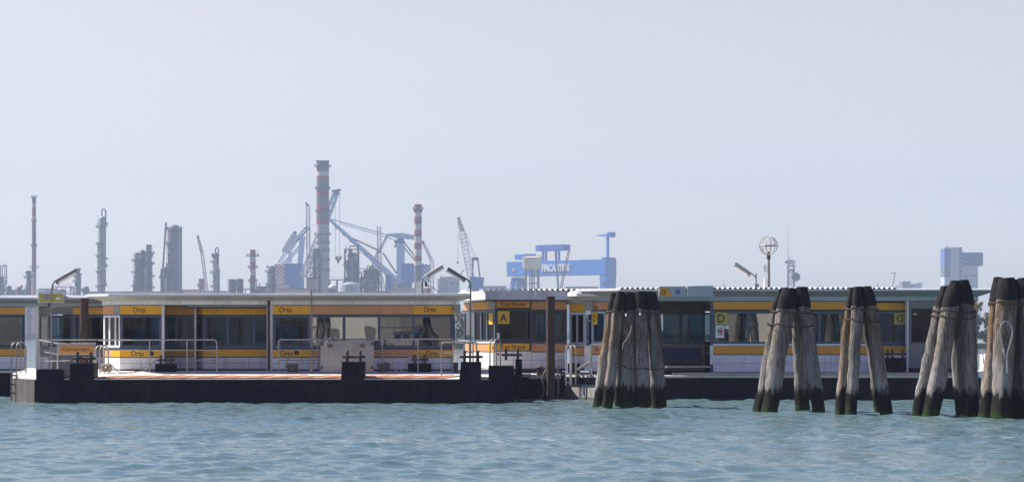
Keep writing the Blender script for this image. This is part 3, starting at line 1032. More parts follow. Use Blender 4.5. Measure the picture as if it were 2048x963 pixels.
# inside fittings behind the glass: notices, a red framed poster, pale screens
for (p0, p1, y0, y1, mat) in ((632, 645, 632, 660, 'box_white'), (655, 668, 632, 655, 'box_white'), (560, 612, 640, 648, 'red'), (597, 606, 652, 680, 'box_white'),
                              (775, 796, 636, 651, 'red'), (270, 284, 630, 652, 'green_paint'), (340, 352, 636, 648, 'box_white'), (337, 350, 664, 678, 'navy_print')):
    MB().box(X(p0, 76.45), X(p1, 76.45), 76.45, 76.5, Z(y1, 76.45), Z(y0, 76.45)).build('notice_board', mat, sh, smooth=False)
# low boxes lying on the roof
for (p0, p1, y0, yy, mat) in ((240, 362, 582, 75.0, 'roof_top'), (660, 728, 583, 75.6, 'roof_top'), (734, 785, 581, 75.4, 'roof_top')):
    zt = Z(y0, yy)
    MB().hexa([(X(p0, yy), yy, 2.33 + 1.3), (X(p1, yy), yy, 3.63), (X(p1, yy), yy + 0.9, 3.63), (X(p0, yy), yy + 0.9, 3.63)],
              [(X(p0, yy) + .03, yy, zt), (X(p1, yy) - .03, yy, zt), (X(p1, yy) - .03, yy + 0.9, zt + .02), (X(p0, yy) + .03, yy + 0.9, zt + .02)]).build('roof_hatch', mat, sh, smooth=False)
yy = 75.2
b = MB().box(X(478, yy), X(528, yy), yy, yy + 0.05, 3.7, Z(586, yy)).build('solar_panel', 'box_white', sh, smooth=False)
MB().box(X(479, yy), X(490, yy), yy - 0.008, yy - 0.002, Z(589.5, yy), Z(587, yy)).build('maker_plate', 'yellow_dull', b, smooth=False)
# flood light box beside the right end
MB().box(X(908, 73.4), X(921, 73.4), 73.3, 73.45, Z(625, 73.4), Z(608, 73.4)).build('light_box', 'grey_box', sh, smooth=False)
MB().box(X(903, 73.4), X(908.5, 73.4), 73.36, 73.42, Z(618, 73.4), Z(615, 73.4)).build('bracket', 'dark_trim', sh, smooth=False)

# ---- the far-left landing stage behind it
YL = 78.4
hl = thing('landing_pontoon', (X(60, 77.7), 77.7, 0), 'dark landing pontoon at the far left behind the end of the near one', 'pontoon', 'floating landing stages')
hull(hl, [(X(-140, 77.6), 77.6), (X(300, 77.6), 77.6), (X(300, 77.6), 84), (X(-140, 77.6), 84)], -0.6, 0.9)
MB().box(X(-140, 77.6) + .02, X(300, 77.6) - .02, 77.62, 83.9, 0.895, 0.97).build('deck', 'deck', hl, smooth=False)
sl_ = thing('waiting_shelter', (X(60, YL), YL, 0.97), 'teal roofed orange banded shelter behind the near pontoon at the far left', 'shelter', 'waiting shelters of the landing stages')
zL = lambda py: Z(py, YL)
pl = [(X(-130, YL), YL), (X(240, YL), YL), (X(240, YL), 81.6), (X(-130, YL), 81.6)]
roof(sl_, pl, zL(612), zL(606), zL(599), 0.55, 0.07, 'teal_fascia', 'teal_header', 'teal_header')
lvL = [zL(v) for v in (737, 712, 710.5, 697, 695, 693, 630, 628, 614)]
w = Wall(sl_, (X(-130, YL), YL), (X(49, YL), YL))
full_wall(w, 3, (0, 0.5, 1), [(0, 1, 'orange_mid')], [(0, 1, 'orange_mid')], lv=lvL, pane='glass_film', frame='dark_frame')
MB().cyl((X(73.5, YL), YL + 0.1, 0.97), (X(73.5, YL), YL + 0.1, zL(612)), 0.07, None, 12).build('post', 'white_clean', sl_)
w = Wall(sl_, (X(77, YL + 0.6), YL + 0.6), (X(97, YL), YL))
full_wall(w, 1, (0, 1), [(0, 1, 'grey_box')], [(0, 1, 'grey_box')], lv=lvL, pane='glass_clear', frame='grey_box')
w = Wall(sl_, (X(97, YL), YL), (X(146, YL), YL))
w.panels(lvL[0], lvL[5], 2, 1, 'grey_box')
w.windows(lvL[5], lvL[6], (0, 0.5, 1), 'dark_frame', 'glass_dark')
w.part('name_band', 'door_grey', 0, w.L, -0.05, 0.01, lvL[7], lvL[8])
w = Wall(sl_, (X(146, YL), YL), (X(240, YL), YL))
full_wall(w, 2, (0, 0.14, 1), [(0, 1, 'grey_box')], [(0, 1, 'orange_mid')], lv=lvL, pane='glass_dark', frame='blue_frame')
w = Wall(sl_, (X(240, YL), 81.6), (X(90, YL), 81.6))
w.panels(lvL[0], lvL[8], 3, 1, 'door_grey')
w = Wall(sl_, (X(40, 81.6), 81.6), (X(-130, YL), 81.6))
w.panels(lvL[0], lvL[5], 3, 1, 'white')
w.windows(lvL[5], lvL[6], (0, 0.5, 1), 'dark_frame', 'glass_dark')

# ---- the middle landing stage (F.te Nove)
ha = thing('landing_pontoon', (X(1080, 74.2), 74.2, 0), 'dark middle pontoon carrying the F.te Nove shelter with the letter A', 'pontoon', 'floating landing stages')
xa0 = 0.14
hull(ha, [(xa0, 74.2), (1.80, 74.2), (1.80, 77.4), (2.1, 77.4), (2.1, 83), (-2.6, 83), (-2.6, 77.2), (xa0, 77.2)], -0.6, 0.80)
MB().prism([(xa0 + .02, 74.6), (1.78, 74.6), (1.78, 77.4), (2.08, 77.4), (2.08, 82.9), (-2.58, 82.9), (-2.58, 77.22), (xa0 + .02, 77.22)], 0.795, 0.90).build('deck', 'deck', ha, smooth=False)
MB().hexa([(X(1058, 74.0), 74.0, Z(757, 74)), (X(1122, 74.0), 74.0, Z(757, 74)), (X(1122, 74.0), 74.19, Z(757, 74)), (X(1058, 74.0), 74.19, Z(757, 74))],
          [(X(1058, 74.0), 74.0, Z(751, 74)), (X(1122, 74.0), 74.0, Z(750, 74)), (X(1122, 74.0), 74.19, Z(750, 74)), (X(1058, 74.0), 74.19, Z(751, 74))]).build('fender_beam', 'grey_box', ha, smooth=False)
q = block(ha, 1031, 1044, 718, 74.22, 0.5, 0.7)
put_bitt(ha, q[0] - 0.25, q[1], q[2], 0.95)
for pxb in (1079, 1097):
    xq = X(pxb, 74.5)
    MB().lathe(xq, 74.45, [(0.14, 0.78), (0.12, 0.85), (0.10, 1.05), (0.13, 1.12), (0.15, 1.17), (0.10, 1.21)], 14).build('mooring_bollard', 'bitt', ha)

YA = 77.2
sa = thing('waiting_shelter', (X(1040, YA), YA, 0.9), 'middle shelter with corrugated zinc roof, lettered F.te Nove with a yellow A sign', 'shelter', 'waiting shelters of the landing stages')
zA = lambda py: Z(py, YA)
lvA = [zA(v) for v in (736, 703.5, 702, 686.5, 685, 683, 620, 618, 603)]
xA0, xA1 = X(990, YA), X(1134, YA)
cA = (X(947, 78.7), 78.7)
# far-left glass return
w = Wall(sa, (X(928, 80.4), 80.4), cA)
full_wall(w, 1, (0, 1), [(0, 1, 'orange_pale')], [(0, 1, 'orange_pale')], lv=[z + (zA(670) - Z(670, 80)) for z in lvA], pane='glass_clear', frame='blue_frame')
w = Wall(sa, cA, (xA0, YA))
lo, hi = full_wall(w, 1, (0, 0.34, 0.62, 1), [(0, 0.7, 'orange_pale'), (0.7, 1, 'orange')], [(0, 0.7, 'orange_mid'), (0.7, 1, 'grey_box')], lv=lvA, pane='glass_dark', frame='blue_frame', sill='white_clean')
w.text(lo[1], 'F.te', 0.87, zA(694), 0.28, 0.16)
p = w.pt(0.80 * w.L, 0.02, 0)
b = MB(); w.bx(b, 0.74 * w.L, 0.93 * w.L, 0.01, 0.03, zA(648), zA(625)); ys_ = b.build('dock_letter_sign', 'yellow', sa, smooth=False)
# bay with the big A
w = Wall(sa, (xA0, YA), (X(1063, YA), YA))
f = lambda px: (X(px, YA) - xA0) / w.L
w.part('kick_plate', 'dark_trim', 0, w.L, -0.06, -0.01, lvA[0] - 0.1, lvA[0])
w.panels(lvA[0], zA(702), 2, 2)
lo = w.band(zA(700), zA(686), [(0, f(1059), 'orange')])
w.part('window_sill', 'dark_frame', 0, w.L, -0.06, 0.03, zA(685.5), zA(682))
w.windows(zA(682), zA(617), (0, 0.9, 1), 'dark_frame', 'glass_dark', 0.14)
hi = w.band(zA(614.5), zA(602), [(f(993), f(1060), 'orange_mid')])
w.text(hi[0], 'F.te Nove', f(1026), zA(607.5), 0.92, 0.17, bold=0.012)
w.text(lo[0], 'F.te Nove', f(1026), zA(693), 0.92, 0.19, bold=0.012)
w.part('cladding', 'dark_frame', 0, w.L, -0.06, -0.052, zA(702), zA(600))
sg = w.part('dock_letter_sign', 'yellow', f(995.5) * w.L, f(1019) * w.L, 0.006, 0.02, zA(647), zA(621.5))
w.text(sg, 'A', f(1007), zA(634.5), 0.27, 0.30, d=0.021, bold=0.02)
bd = w.part('name_band', 'orange_pale', f(1000) * w.L, f(1055) * w.L, -0.20, -0.17, zA(679), zA(667))  # the pane's reflection of a name strip, built as a reversed board inside
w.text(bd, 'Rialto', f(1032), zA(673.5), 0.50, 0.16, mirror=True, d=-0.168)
sb = w.part('notice_board', 'poster_white', f(994) * w.L, f(999) * w.L, 0.004, 0.012, zA(678), zA(665))
rs = w.part('warning_sticker', 'red', f(994) * w.L, f(998.5) * w.L, 0.004, 0.012, zA(710), zA(705))
w = Wall(sa, (X(1063, YA + .01), YA + .01), (xA1, YA + .01))
full_wall(w, 2, (0, 0.48, 1), [(0, 1, 'orange_pale')], [(0, 1, 'orange_pale')], lv=lvA, pane='glass_dark', frame='dark_frame', transom=(1,))
w = Wall(sa, (xA1, 81.2), (X(928, 80.4), 81.2))
full_wall(w, 3, (0, 0.3, 0.6, 1), [(0, 1, 'orange')], [(0, 1, 'orange')], lv=lvA, pane='glass_dark')
# fascia: flat boards, and corrugated sheet above
yf = 76.5
fz0, fz1 = Z(598.5, yf), Z(581, yf)
xf = X(970.5, yf)
lft = (X(916, 79.6), 79.6)
w = Wall(sa, lft, (xf, yf)); w.part('roof_fascia', 'roof_white', 0, w.L, -0.05, 0, fz0, fz1)
w.part('parapet', 'roof_white', 0.25, 0.9, -0.06, -0.04, fz1 - 0.02, fz1 + 0.08)
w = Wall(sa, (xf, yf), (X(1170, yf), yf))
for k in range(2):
    w.part('roof_fascia', 'shaded_fascia', k * w.L / 2 + 0.004, (k + 1) * w.L / 2 - 0.004, -0.05, 0, fz0, fz1)  # front boards greyer than the sunlit return, shade painted in
MB().prism([(xf, yf + .05), (X(1170, yf), yf + .05), (X(1170, yf), 81.4), (lft[0] + .1, 81.4), (lft[0] + .1, 79.7)], fz0 + 0.02, fz0 + 0.06).build('ceiling_board', 'grey_fascia', sa, smooth=False)


def corrugated(root, x0, x1, y0, y1, z0, z1, pitch, amp, mat='roof_white'):
    """trapezoidal sheet: ribs run away from the camera"""
    n = int((x1 - x0) / pitch)
    prof = []
    for i in range(n):
        a = x0 + i * pitch
        prof += [(a, 0), (a + pitch * .30, 0), (a + pitch * .42, amp), (a + pitch * .86, amp), (a + pitch * .98, 0)]
    prof.append((x0 + n * pitch, 0))
    vs = []
    th = 0.02
    for (y, z) in ((y0, z0), (y1, z1)):
        vs += [(x, y, z + h) for x, h in prof] + [(x, y, z + h - th) for x, h in prof]
    m = len(prof)
    fs = []
    for i in range(m - 1):
        fs.append((i, i + 1, 2 * m + i + 1, 2 * m + i))
        fs.append((m + i + 1, m + i, 3 * m + i, 3 * m + i + 1))
        fs.append((m + i, m + i + 1, i + 1, i))
    b = MB(); b.add(vs, fs)
    o = b.build('corrugated_sheet', mat, root, smooth=False)
    return o


corrugated(sa, xf - 0.1, X(1235, yf), yf - 0.06, 81.0, fz1 + 0.025, fz1 + 0.10, 0.207, 0.055)

# ---- the right landing stage (dock D) with a small shelter behind its left end
hd = thing('landing_pontoon', (X(1560, 73.2), 73.2, 0), 'long dark pontoon on the right behind the pile clusters, with a pale plated end', 'pontoon', 'floating landing stages')
xd0, xd1 = 1.96, X(1962, 73.2)
hull(hd, [(X(1212, 73.2), 73.2), (xd1, 73.2), (xd1, 80), (2.17, 80), (2.17, 76.6), (xd0, 75.0)], -0.6, 0.80)
MB().prism([(X(1212, 73.2) + .04, 73.23), (xd1 - .03, 73.23), (xd1 - .03, 79.9), (2.2, 79.9), (2.2, 76.6), (xd0 + .04, 75.0)], 0.795, 0.88).build('deck', 'deck', hd, smooth=False)
w = Wall(hd, (xd0, 75.0), (X(1212, 73.2), 73.2))
w.part('end_plate', 'pale_plate', 0.02, w.L * 0.55, 0.002, 0.025, -0.3, Z(767, 74))
w.part('end_plate', 'pale_plate', w.L * 0.555, w.L - 0.03, 0.002, 0.025, -0.3, Z(768, 74))
w.part('rubber_fender', 'navy_hull', 0.0, w.L, 0.002, 0.09, Z(765, 74), 0.80)
w.part('weed_line', 'leaves', 0.02, w.L - 0.03, 0.026, 0.032, -0.3, 0.07)
for k in range(11):
    zk = 0.10 + k * 0.055
    w.part('draft_mark', 'navy_print', w.L * 0.36, w.L * (0.44 if k % 2 else 0.42), 0.0255, 0.031, zk, zk + 0.03)
MB().box(X(1345, 73.1), xd1 - .1, 73.12, 73.19, Z(750, 73.2), Z(744.5, 73.2)).build('deck_edge', 'grey_box', hd, smooth=False)
# bollard blocks on it
q = block(hd, 1136, 1160, 726, 75.3, 0.5, 0.7)
q = block(hd, 1750, 1812, 715, 74.0, 0.5, 0.8)
put_bitt(hd, q[0] - 0.25, q[1], q[2], 0.8); put_bitt(hd, q[0] + 0.3, q[1], q[2], 0.8)
MB().hexa([(X(1156, 74), 74.3, Z(741, 74)), (X(1184, 74), 74.2, Z(727, 74)), (X(1184, 74), 74.6, Z(727, 74)), (X(1156, 74), 74.7, Z(741, 74))],
          [(X(1155, 74), 74.3, Z(737, 74)), (X(1183, 74), 74.2, Z(721, 74)), (X(1183, 74), 74.6, Z(721, 74)), (X(1155, 74), 74.7, Z(737, 74))]).build('gangway_plate', 'galvanised', hd, smooth=False)
MB().box(X(1140, 74.4), X(1215, 73.6), 74.4, 74.6, 0.885, 0.93).build('walkway_strip', 'grey_box', hd, smooth=False)

YB = 76.2
sbx = thing('waiting_shelter', (X(1160, YB), YB, 0.88), 'small sunlit orange and white shelter squeezed between the F.te Nove and D shelters', 'shelter', 'waiting shelters of the landing stages')
zB = lambda py: Z(py, YB)
lvB = [zB(v) for v in (735, 710.5, 709, 694.5, 692, 688, 625, 622, 606.5)]
cB = (X(1139, 77.3), 77.3)
xB0 = X(1169, YB)
pB = [(xB0, YB), (X(1185, YB), YB), (X(1185, YB), 79), (cB[0], 79), cB]
roof(sbx, pB, zB(606), zB(602), zB(592), 0.50, 0.10, 'grey_fascia', 'teal_header', 'roof_white')
w = Wall(sbx, cB, (xB0, YB))
full_wall(w, 1, (0, 0.08, 0.5, 1), [(0, 0.8, 'orange'), (0.8, 1, 'orange_pale')], [(0, 1, 'orange')], lv=lvB, pane='glass_dark', frame='teal_header', sill='teal_header')
w = Wall(sbx, (xB0, YB), (X(1186, YB), YB))
w.part('wall_panel', 'white', 0, w.L, -0.05, 0, lvB[0] - 0.1, lvB[4])
w.windows(lvB[4], lvB[6], (0, 1), 'teal_header', 'glass_dark', 0.06)
w.part('junction_box', 'grey_box', 0, w.L * 0.95, 0.0, 0.12, zB(620), zB(603))
w.part('light_box', 'white_clean', 0.04, w.L * 0.7, 0.005, 0.14, zB(628.5), zB(620.5))
b = MB().tube([(X(1174, YB - .1), YB - .12, zB(628)), (X(1175, YB - .1), YB - .12, zB(637)), (X(1178, YB - .1), YB - .12, zB(642)), (X(1181, YB - .1), YB - .12, zB(640))], 0.015, 6)
b.build('cable', 'steel_bright', sbx)

YD = 74.9
sd = thing('waiting_shelter', (X(1560, YD), YD, 0.88), 'long orange banded shelter behind the pile clusters with a yellow D sign in its window', 'shelter', 'waiting shelters of the landing stages')
zD = lambda py: Z(py, YD)
cD = (X(1183, 76.2), 76.2)
xD0, xD1 = X(1258, YD), X(1953, YD)
pD = [(xD0, YD), (xD1, YD), (xD1, 78.6), (cD[0], 78.6), cD]
roof(sd, pD, zD(601), zD(592.5), zD(581.5), 0.62, 0.05, 'teal_fascia', 'teal_header', 'roof_white', crown=0.04)
corrugated(sd, X(1236, YD), X(1793, YD), YD - 0.64, 78.4, zD(577.8), zD(576.5), 0.188, 0.055)
lvD = [zD(v) for v in (743, 709, 707.5, 691.5, 690, 687, 622, 618, 602.5)]
w = Wall(sd, cD, (xD0, YD))
lo, hi = full_wall(w, 1, (0, 0.36, 0.7, 1), [(0, 0.5, 'orange_pale'), (0.5, 1, 'orange')], [(0, 0.5, 'orange_pale'), (0.5, 1, 'orange')], lv=lvD, pane='glass_dark', frame='teal_header', sill='white_clean')
w.text(hi[0], 'Lido', 0.12, zD(612), 0.22, 0.16)
w.text(lo[0], 'Lido', 0.14, zD(697), 0.22, 0.16)
sg = w.part('dock_letter_sign', 'yellow', 0.06, 0.30, 0.008, 0.03, zD(648), zD(623.5))
w.text(sg, 'D', 0.18 / w.L, zD(635.5), 0.15, 0.24, d=0.031, bold=0.01)
# open waiting room
w = Wall(sd, (xD0, 77.2), (X(1422, YD), 77.2))
w.panels(lvD[0], lvD[5], 3, 1, 'door_grey')
w.windows(lvD[5], lvD[6], (0, 0.42, 0.80, 1), 'dark_frame', 'glass_dark')
w.part('wall_panel', 'dark_inside', 0, w.L, -0.05, 0.0, lvD[6], zD(601))  # shade under the roof put into this panel's dark colour
w.part('bench_seat', 'seat_blue', 0.3, w.L - 0.2, 0.1, 0.6, 1.32, 1.38)
w.part('bench_back', 'seat_blue', 0.3, w.L - 0.2, 0.06, 0.10, 1.45, 1.85)
MB().box(X(1322, YD), X(1326, YD), YD, YD + 0.08, zD(660), zD(628)).build('white_strip', 'poster_white', sd, smooth=False)  # narrow white strip in the opening
for px in (1262, 1423.5):
    MB().box(X(px, YD) - 0.05, X(px, YD) + 0.05, YD - 0.02, YD + 0.1, 0.88, zD(601)).build('post', 'blue_frame', sd, smooth=False)
MB().box(X(1420, YD - .05), X(1426.5, YD - .05), YD - 0.05, YD - 0.021, zD(728), zD(690)).build('corner_post', 'white', sd, smooth=False)
MB().box(X(1330, YD), X(1420, YD), YD, YD + 0.06, zD(734.5), zD(731)).build('step_edge', 'galvanised', sd, smooth=False)
MB().box(X(1329, YD), X(1335, YD), YD - .03, YD - 0.002, zD(735), zD(730.5)).build('step_edge', 'white_clean', sd, smooth=False)
# the long front
w = Wall(sd, (X(1426, YD), YD), (X(1738, YD), YD))
f = lambda px: (X(px, YD) - X(1426, YD)) / w.L
lo, hi = full_wall(w, 5, (0, f(1497), f(1567), f(1639), f(1690), 1), [(0, 1, 'orange_mid')], [(0, 1, 'orange_mid')], lv=lvD, sill='white_clean', pane=('glass_film', 'glass_mirror', 'glass_film', 'glass_mirror', 'glass_film'))
sg = w.part('dock_letter_sign', 'yellow_dull', f(1430) * w.L, f(1454) * w.L, 0.006, 0.014, zD(649), zD(624))
w.text(sg, 'D', f(1442), zD(636), 0.26, 0.31, d=0.0145, bold=0.015)
ps = w.part('poster', 'poster_white', f(1431) * w.L, f(1448) * w.L, 0.006, 0.012, zD(675), zD(650))
for (px, mat) in ((1437, 'green_paint'), (1442.5, 'red')):
    b = MB()
    p0 = w.pt(f(px) * w.L, 0.0125, 0)
    b.cyl((p0[0], p0[1], zD(655.5)), (p0[0], p0[1] - 0.004, zD(655.5)), 0.035, None, 10)
    b.slab([(p0[0] - .05, zD(664)), (p0[0] + .05, zD(664)), (p0[0] + .05, zD(658)), (p0[0] - .05, zD(658))], p0[1] - .004, p0[1])
    for s in (-1, 1):
        b.slab([(p0[0] + s * .028 - .016, zD(670)), (p0[0] + s * .028 + .016, zD(670)), (p0[0] + s * .028 + .016, zD(664.2)), (p0[0] + s * .028 - .016, zD(664.2))], p0[1] - .004, p0[1])
    b.build('pictogram', mat, ps, smooth=False)
w.part('notice', 'poster_white', f(1449.5) * w.L, f(1458) * w.L, 0.006, 0.012, zD(657), zD(650))
w.part('base_gap', 'dark_trim', f(1432) * w.L, f(1500) * w.L, -0.05, 0.01, zD(746.5), zD(743.5))
# set-back bay with the sign seen from behind, then the door
yb = 75.3
w = Wall(sd, (X(1738, yb), yb), (X(1815, yb), yb))
f = lambda px: (X(px, yb) - X(1738, yb)) / w.L
lo, hi = full_wall(w, 1, (0, 1), [(0, 0.55, 'orange'), (0.55, 1, 'orange_mid')], [(0, 0.52, 'orange'), (0.52, 1, 'orange_mid')], lv=[zD(v) for v in (743, 709, 707.5, 691.5, 690, 687, 622, 619, 604.5)], pane='glass_dark')
sg = w.part('dock_letter_sign', 'yellow_dull', f(1788) * w.L, f(1812) * w.L, 0.006, 0.014, zD(648), zD(625))
w.text(sg, 'D', f(1799), zD(636), 0.24, 0.27, d=0.0145, mirror=True, bold=0.015)
MB().box(X(1814.3, YD - .1), X(1817, YD - .1), YD - 0.1, YD + 0.3, 0.9, zD(601)).build('door_post', 'white_clean', sd, smooth=False)
w = Wall(sd, (X(1817, YD), YD), (X(1905, YD), YD))
dr = w.part('door', 'door_grey', 0, w.L, -0.05, 0.0, zD(735), zD(602))
fr_ = MB(); w.bx(fr_, 0.10, w.L - 0.2, 0.001, 0.012, zD(685), zD(683)); w.bx(fr_, 0.10, w.L - 0.2, 0.001, 0.012, zD(618), zD(616)); w.bx(fr_, 0.10, 0.13, 0.001, 0.012, zD(683), zD(618)); w.bx(fr_, w.L - 0.23, w.L - 0.2, 0.001, 0.012, zD(683), zD(618))
fr_.build('window_frame', 'dark_trim', dr, smooth=False)
w.part('window_pane', 'glass_dark', 0.13, w.L - 0.23, 0.002, 0.008, zD(683), zD(618), dr)
w.part('handle', 'steel_bright', 0.16, 0.30, 0.01, 0.05, zD(628), zD(626.5), dr)
w.part('threshold', 'dark_trim', 0.15, w.L, -0.04, 0.0, zD(740), zD(735.3))
w = Wall(sd, (X(1905, YD), YD), (xD1, YD))
full_wall(w, 1, (0, 1), [(0, 1, 'orange')], [(0, 1, 'orange_pale')], lv=lvD, pane='glass_film')
w = Wall(sd, (xD1, YD), (xD1, 78.6))
full_wall(w, 2, (0, 0.5, 1), [(0, 1, 'orange')], [(0, 1, 'orange')], lv=lvD, pane='glass_dark')
w = Wall(sd, (xD1, 78.6), (cD[0], 78.6))
full_wall(w, 10, [k / 12 for k in range(13)], [(0, 1, 'orange')], [(0, 1, 'orange')], lv=lvD, pane='glass_dark')

MB().prism([(xD0 + .1, YD + .12), (xD1 - .1, YD + .12), (xD1 - .1, 78.5), (cD[0] + .1, 78.5), (cD[0] + .1, 76.4)], 0.884, 0.89).build('added_dark_floor', 'dark_inside', sd, smooth=False)  # added dark sheet, keeps the pale deck from brightening the inside
MB().prism([(xA0 + .1, YA + .12), (xA1 - .1, YA + .12), (xA1 - .1, 81.0), (cA[0], 81.0), (cA[0], 79)], 0.904, 0.91).build('added_dark_floor', 'dark_inside', sa, smooth=False)  # another dark sheet added against light from the deck

# pale cloth draped behind the far-left pane
b = MB()
for k in range(6):
    b.tube([(X(-40 + 9 * k, YL + .5), YL + 0.45, Z(696, YL)), (X(-12 + 9 * k, YL + .5), YL + 0.4, Z(676, YL)), (X(12 + 7 * k, YL + .5), YL + 0.38, Z(655 + 2 * k, YL)), (X(26 + 3 * k, YL + .5), YL + 0.42, Z(636 + 3 * k, YL))], [0.05, 0.11, 0.12, 0.07], 8)
b.build('curtain', 'box_white', sl_)

# ------------------------------------------------------------------ timber pile clusters
def pile(root, pts, seed):
    """pts: list of (x, y, z, r) from the foot upwards; the last stretch wears a black sleeve"""
    rnd = random.Random(seed)
    n = 22
    base, edge, top = pts
    path = []
    for k in range(17):
        t = k / 16
        a = Vector(base[:3]).lerp(Vector(edge[:3]), t)
        bow = math.sin(t * math.pi) * 0.035
        path.append((a.x + bow * rnd.uniform(-1, 1) * 0.6 + bow * (seed % 3 - 1), a.y, a.z, base[3] + (edge[3] - base[3]) * t))
    ph = [rnd.uniform(0, 6.28) for _ in range(6)]
    b = MB()
    vs, fs = [], []
    for i, (x, y, z, r) in enumerate(path):
        for k in range(n):
            th = 2 * math.pi * k / n
            rr = r * (1 + 0.045 * math.sin(2 * th + ph[0] + 0.5 * z) + 0.035 * math.sin(3 * th + ph[1] - 0.9 * z) + 0.03 * math.sin(7 * th + ph[2] + 0.3 * z) + 0.035 * math.sin(2.1 * z + ph[3]) + 0.03 * math.sin(4.7 * z + ph[4] + th) + rnd.uniform(-0.03, 0.03))
            vs.append((x + rr * math.cos(th), y + rr * math.sin(th), z))
    m = len(path)
    for i in range(m - 1):
        for k in range(n):
            fs.append((i * n + k, i * n + (k + 1) % n, (i + 1) * n + (k + 1) % n, (i + 1) * n + k))
    fs.append(tuple((m - 1) * n + k for k in range(n)))
    b.add(vs, fs)
    o = b.build('pile', 'pile_wood', root)
    # sleeve of black sheeting, wrapped tight and tapering
    b = MB()
    vs, fs = [], []
    e, t_ = Vector(edge[:3]), Vector(top[:3])
    ax = (t_ - e)
    rows = [(-0.02, edge[3] * 1.045), (0.25, edge[3] * 1.03), (0.5, edge[3] * 0.97), (0.72, edge[3] * 0.86), (0.9, top[3] * 1.03), (0.985, top[3]), (1.0, top[3] * 0.86)]
    for (f, r) in rows:
        c = e + ax * f
        for k in range(n):
            th = 2 * math.pi * k / n
            rr = r * (1 + 0.04 * math.sin(3 * th + ph[4]) + 0.03 * math.sin(5 * th + ph[5] + 2 * f) + rnd.uniform(-0.015, 0.015))
            vs.append((c.x + rr * math.cos(th), c.y + rr * math.sin(th), c.z + (0.03 * math.sin(th * 2 + ph[1]) if 0.9 > f > 0 else (0.035 * math.sin(th + ph[0]) if f < 0 else 0.012 * math.sin(th + ph[2])))))
    for i in range(len(rows) - 1):
        for k in range(n):
            fs.append((i * n + k, i * n + (k + 1) % n, (i + 1) * n + (k + 1) % n, (i + 1) * n + k))
    fs.append(tuple((len(rows) - 1) * n + k for k in range(n)))
    b.add(vs, fs)
    b.build('sleeve', 'black_cap', o)
    return o


def at_height(pts, z):
    base, edge = Vector(pts[0]), Vector(pts[1])
    t = (z - base.z) / (edge.z - base.z)
    q = base.lerp(edge, t)
    return q


TINTS = {1: [(1.1, .86, .66), (1.1, .9, .72), (.8, .66, .55), (.85, .82, .76), (.8, .68, .56), (1.0, 1.02, 1.05), (.62, .58, .56), (.7, .6, .5)],
         2: [(.95, .90, .84), (1.0, .97, .94), (1.0, 1.03, 1.0), (.98, 1.02, 1.08)], 3: [(1.05, .74, .50), (1.0, 1.0, 1.0), (.55, .48, .42), (.9, .82, .72)],
         4: [(1.0, 1.02, 1.06), (1.05, 1.03, 1.02), (.85, .85, .85), (.95, 1.02, 1.10)], 5: [(1.0, .70, .48), (1.0, .88, .74), (.55, .5, .45), (.9, 1.0, 1.12), (1, .9, .8)]}


def cluster(label, yc, piles, chains, seed):
    """piles: (base px centre, base width, base depth, edge px centre, edge width, edge py, edge depth, top px centre, top width, top py)
    chains: photo heights at which a cable is wrapped round the cluster"""
    xs = [X(p[0], p[2]) for p in piles]
    root = thing('mooring_dolphin', (sum(xs) / len(xs), yc, 0), label, 'mooring piles', 'clusters of timber mooring piles')
    P = []
    for i, (bp, bw, by, ep, ew, epy, ey, tp, tw, tpy) in enumerate(piles):
        s = 1.0
        ty = ey + (ey - by) * 0.12
        base = (X(bp, by), by, -0.05, bw * by / FPX / 2)
        edge = (X(ep, ey), ey, Z(epy, ey), ew * ey / FPX / 2)
        top = (X(tp, ty), ty, Z(tpy, ty), tw * ty / FPX / 2)
        # carry the foot down below the water
        k = 0.9 / (edge[2] - base[2])
        foot = (base[0] - (edge[0] - base[0]) * k, base[1] - (edge[1] - base[1]) * k, base[2] - 0.9, base[3] * 1.03)
        P.append((foot, edge, top, 0))
        po = pile(root, (foot, edge, top), seed * 10 + i)
        po.color = (*TINTS[seed][i], 1)
    for ci, (py, idx) in enumerate(chains):
        zc = Z(py, yc)
        pts = []
        cs = [at_height(P[i][:2] if False else (Vector((*P[i][0][:3],)), Vector((*P[i][1][:3],))), zc) for i in idx]
        rs = [P[i][0][3] + (P[i][1][3] - P[i][0][3]) * 0.9 for i in idx]
        cen = Vector((sum(c.x for c in cs) / len(cs), sum(c.y for c in cs) / len(cs)))
        # hull of circles round the piles
        rnd = random.Random(seed * 7 + ci)
        for k in range(64):
            th = 2 * math.pi * k / 64
            d = Vector((math.cos(th), math.sin(th)))
            best = max(((Vector((c.x, c.y)) + d * (r + 0.012)) for c, r in zip(cs, rs)), key=lambda q: q.dot(d))
            pts.append((best.x, best.y, zc + 0.05 * math.sin(th * 2 + ci) + rnd.uniform(-0.012, 0.012)))
        out = []
        for k in range(len(pts)):
            a, c = Vector(pts[k]), Vector(pts[(k + 1) % len(pts)])
            m = max(1, int((c - a).length / 0.08))
            for q in range(m):
                v = a.lerp(c, q / m)
                out.append((v.x, v.y, v.z - 0.03 * math.sin(math.pi * q / m)))
        b = MB()
        # twisted cable: thick and thin by turns
        b.tube(out, [0.015 + 0.010 * (k % 2) for k in range(len(out))], 6, closed=True)
        b.build('cable_wrap', 'rust_chain', root)
    return root, P


def PL(b0, b1, by, e0, e1, epy, ey, t0, t1, tpy):
    return ((b0 + b1) / 2, (b1 - b0), by, (e0 + e1) / 2, (e1 - e0), epy, ey, (t0 + t1) / 2, (t1 - t0), tpy)


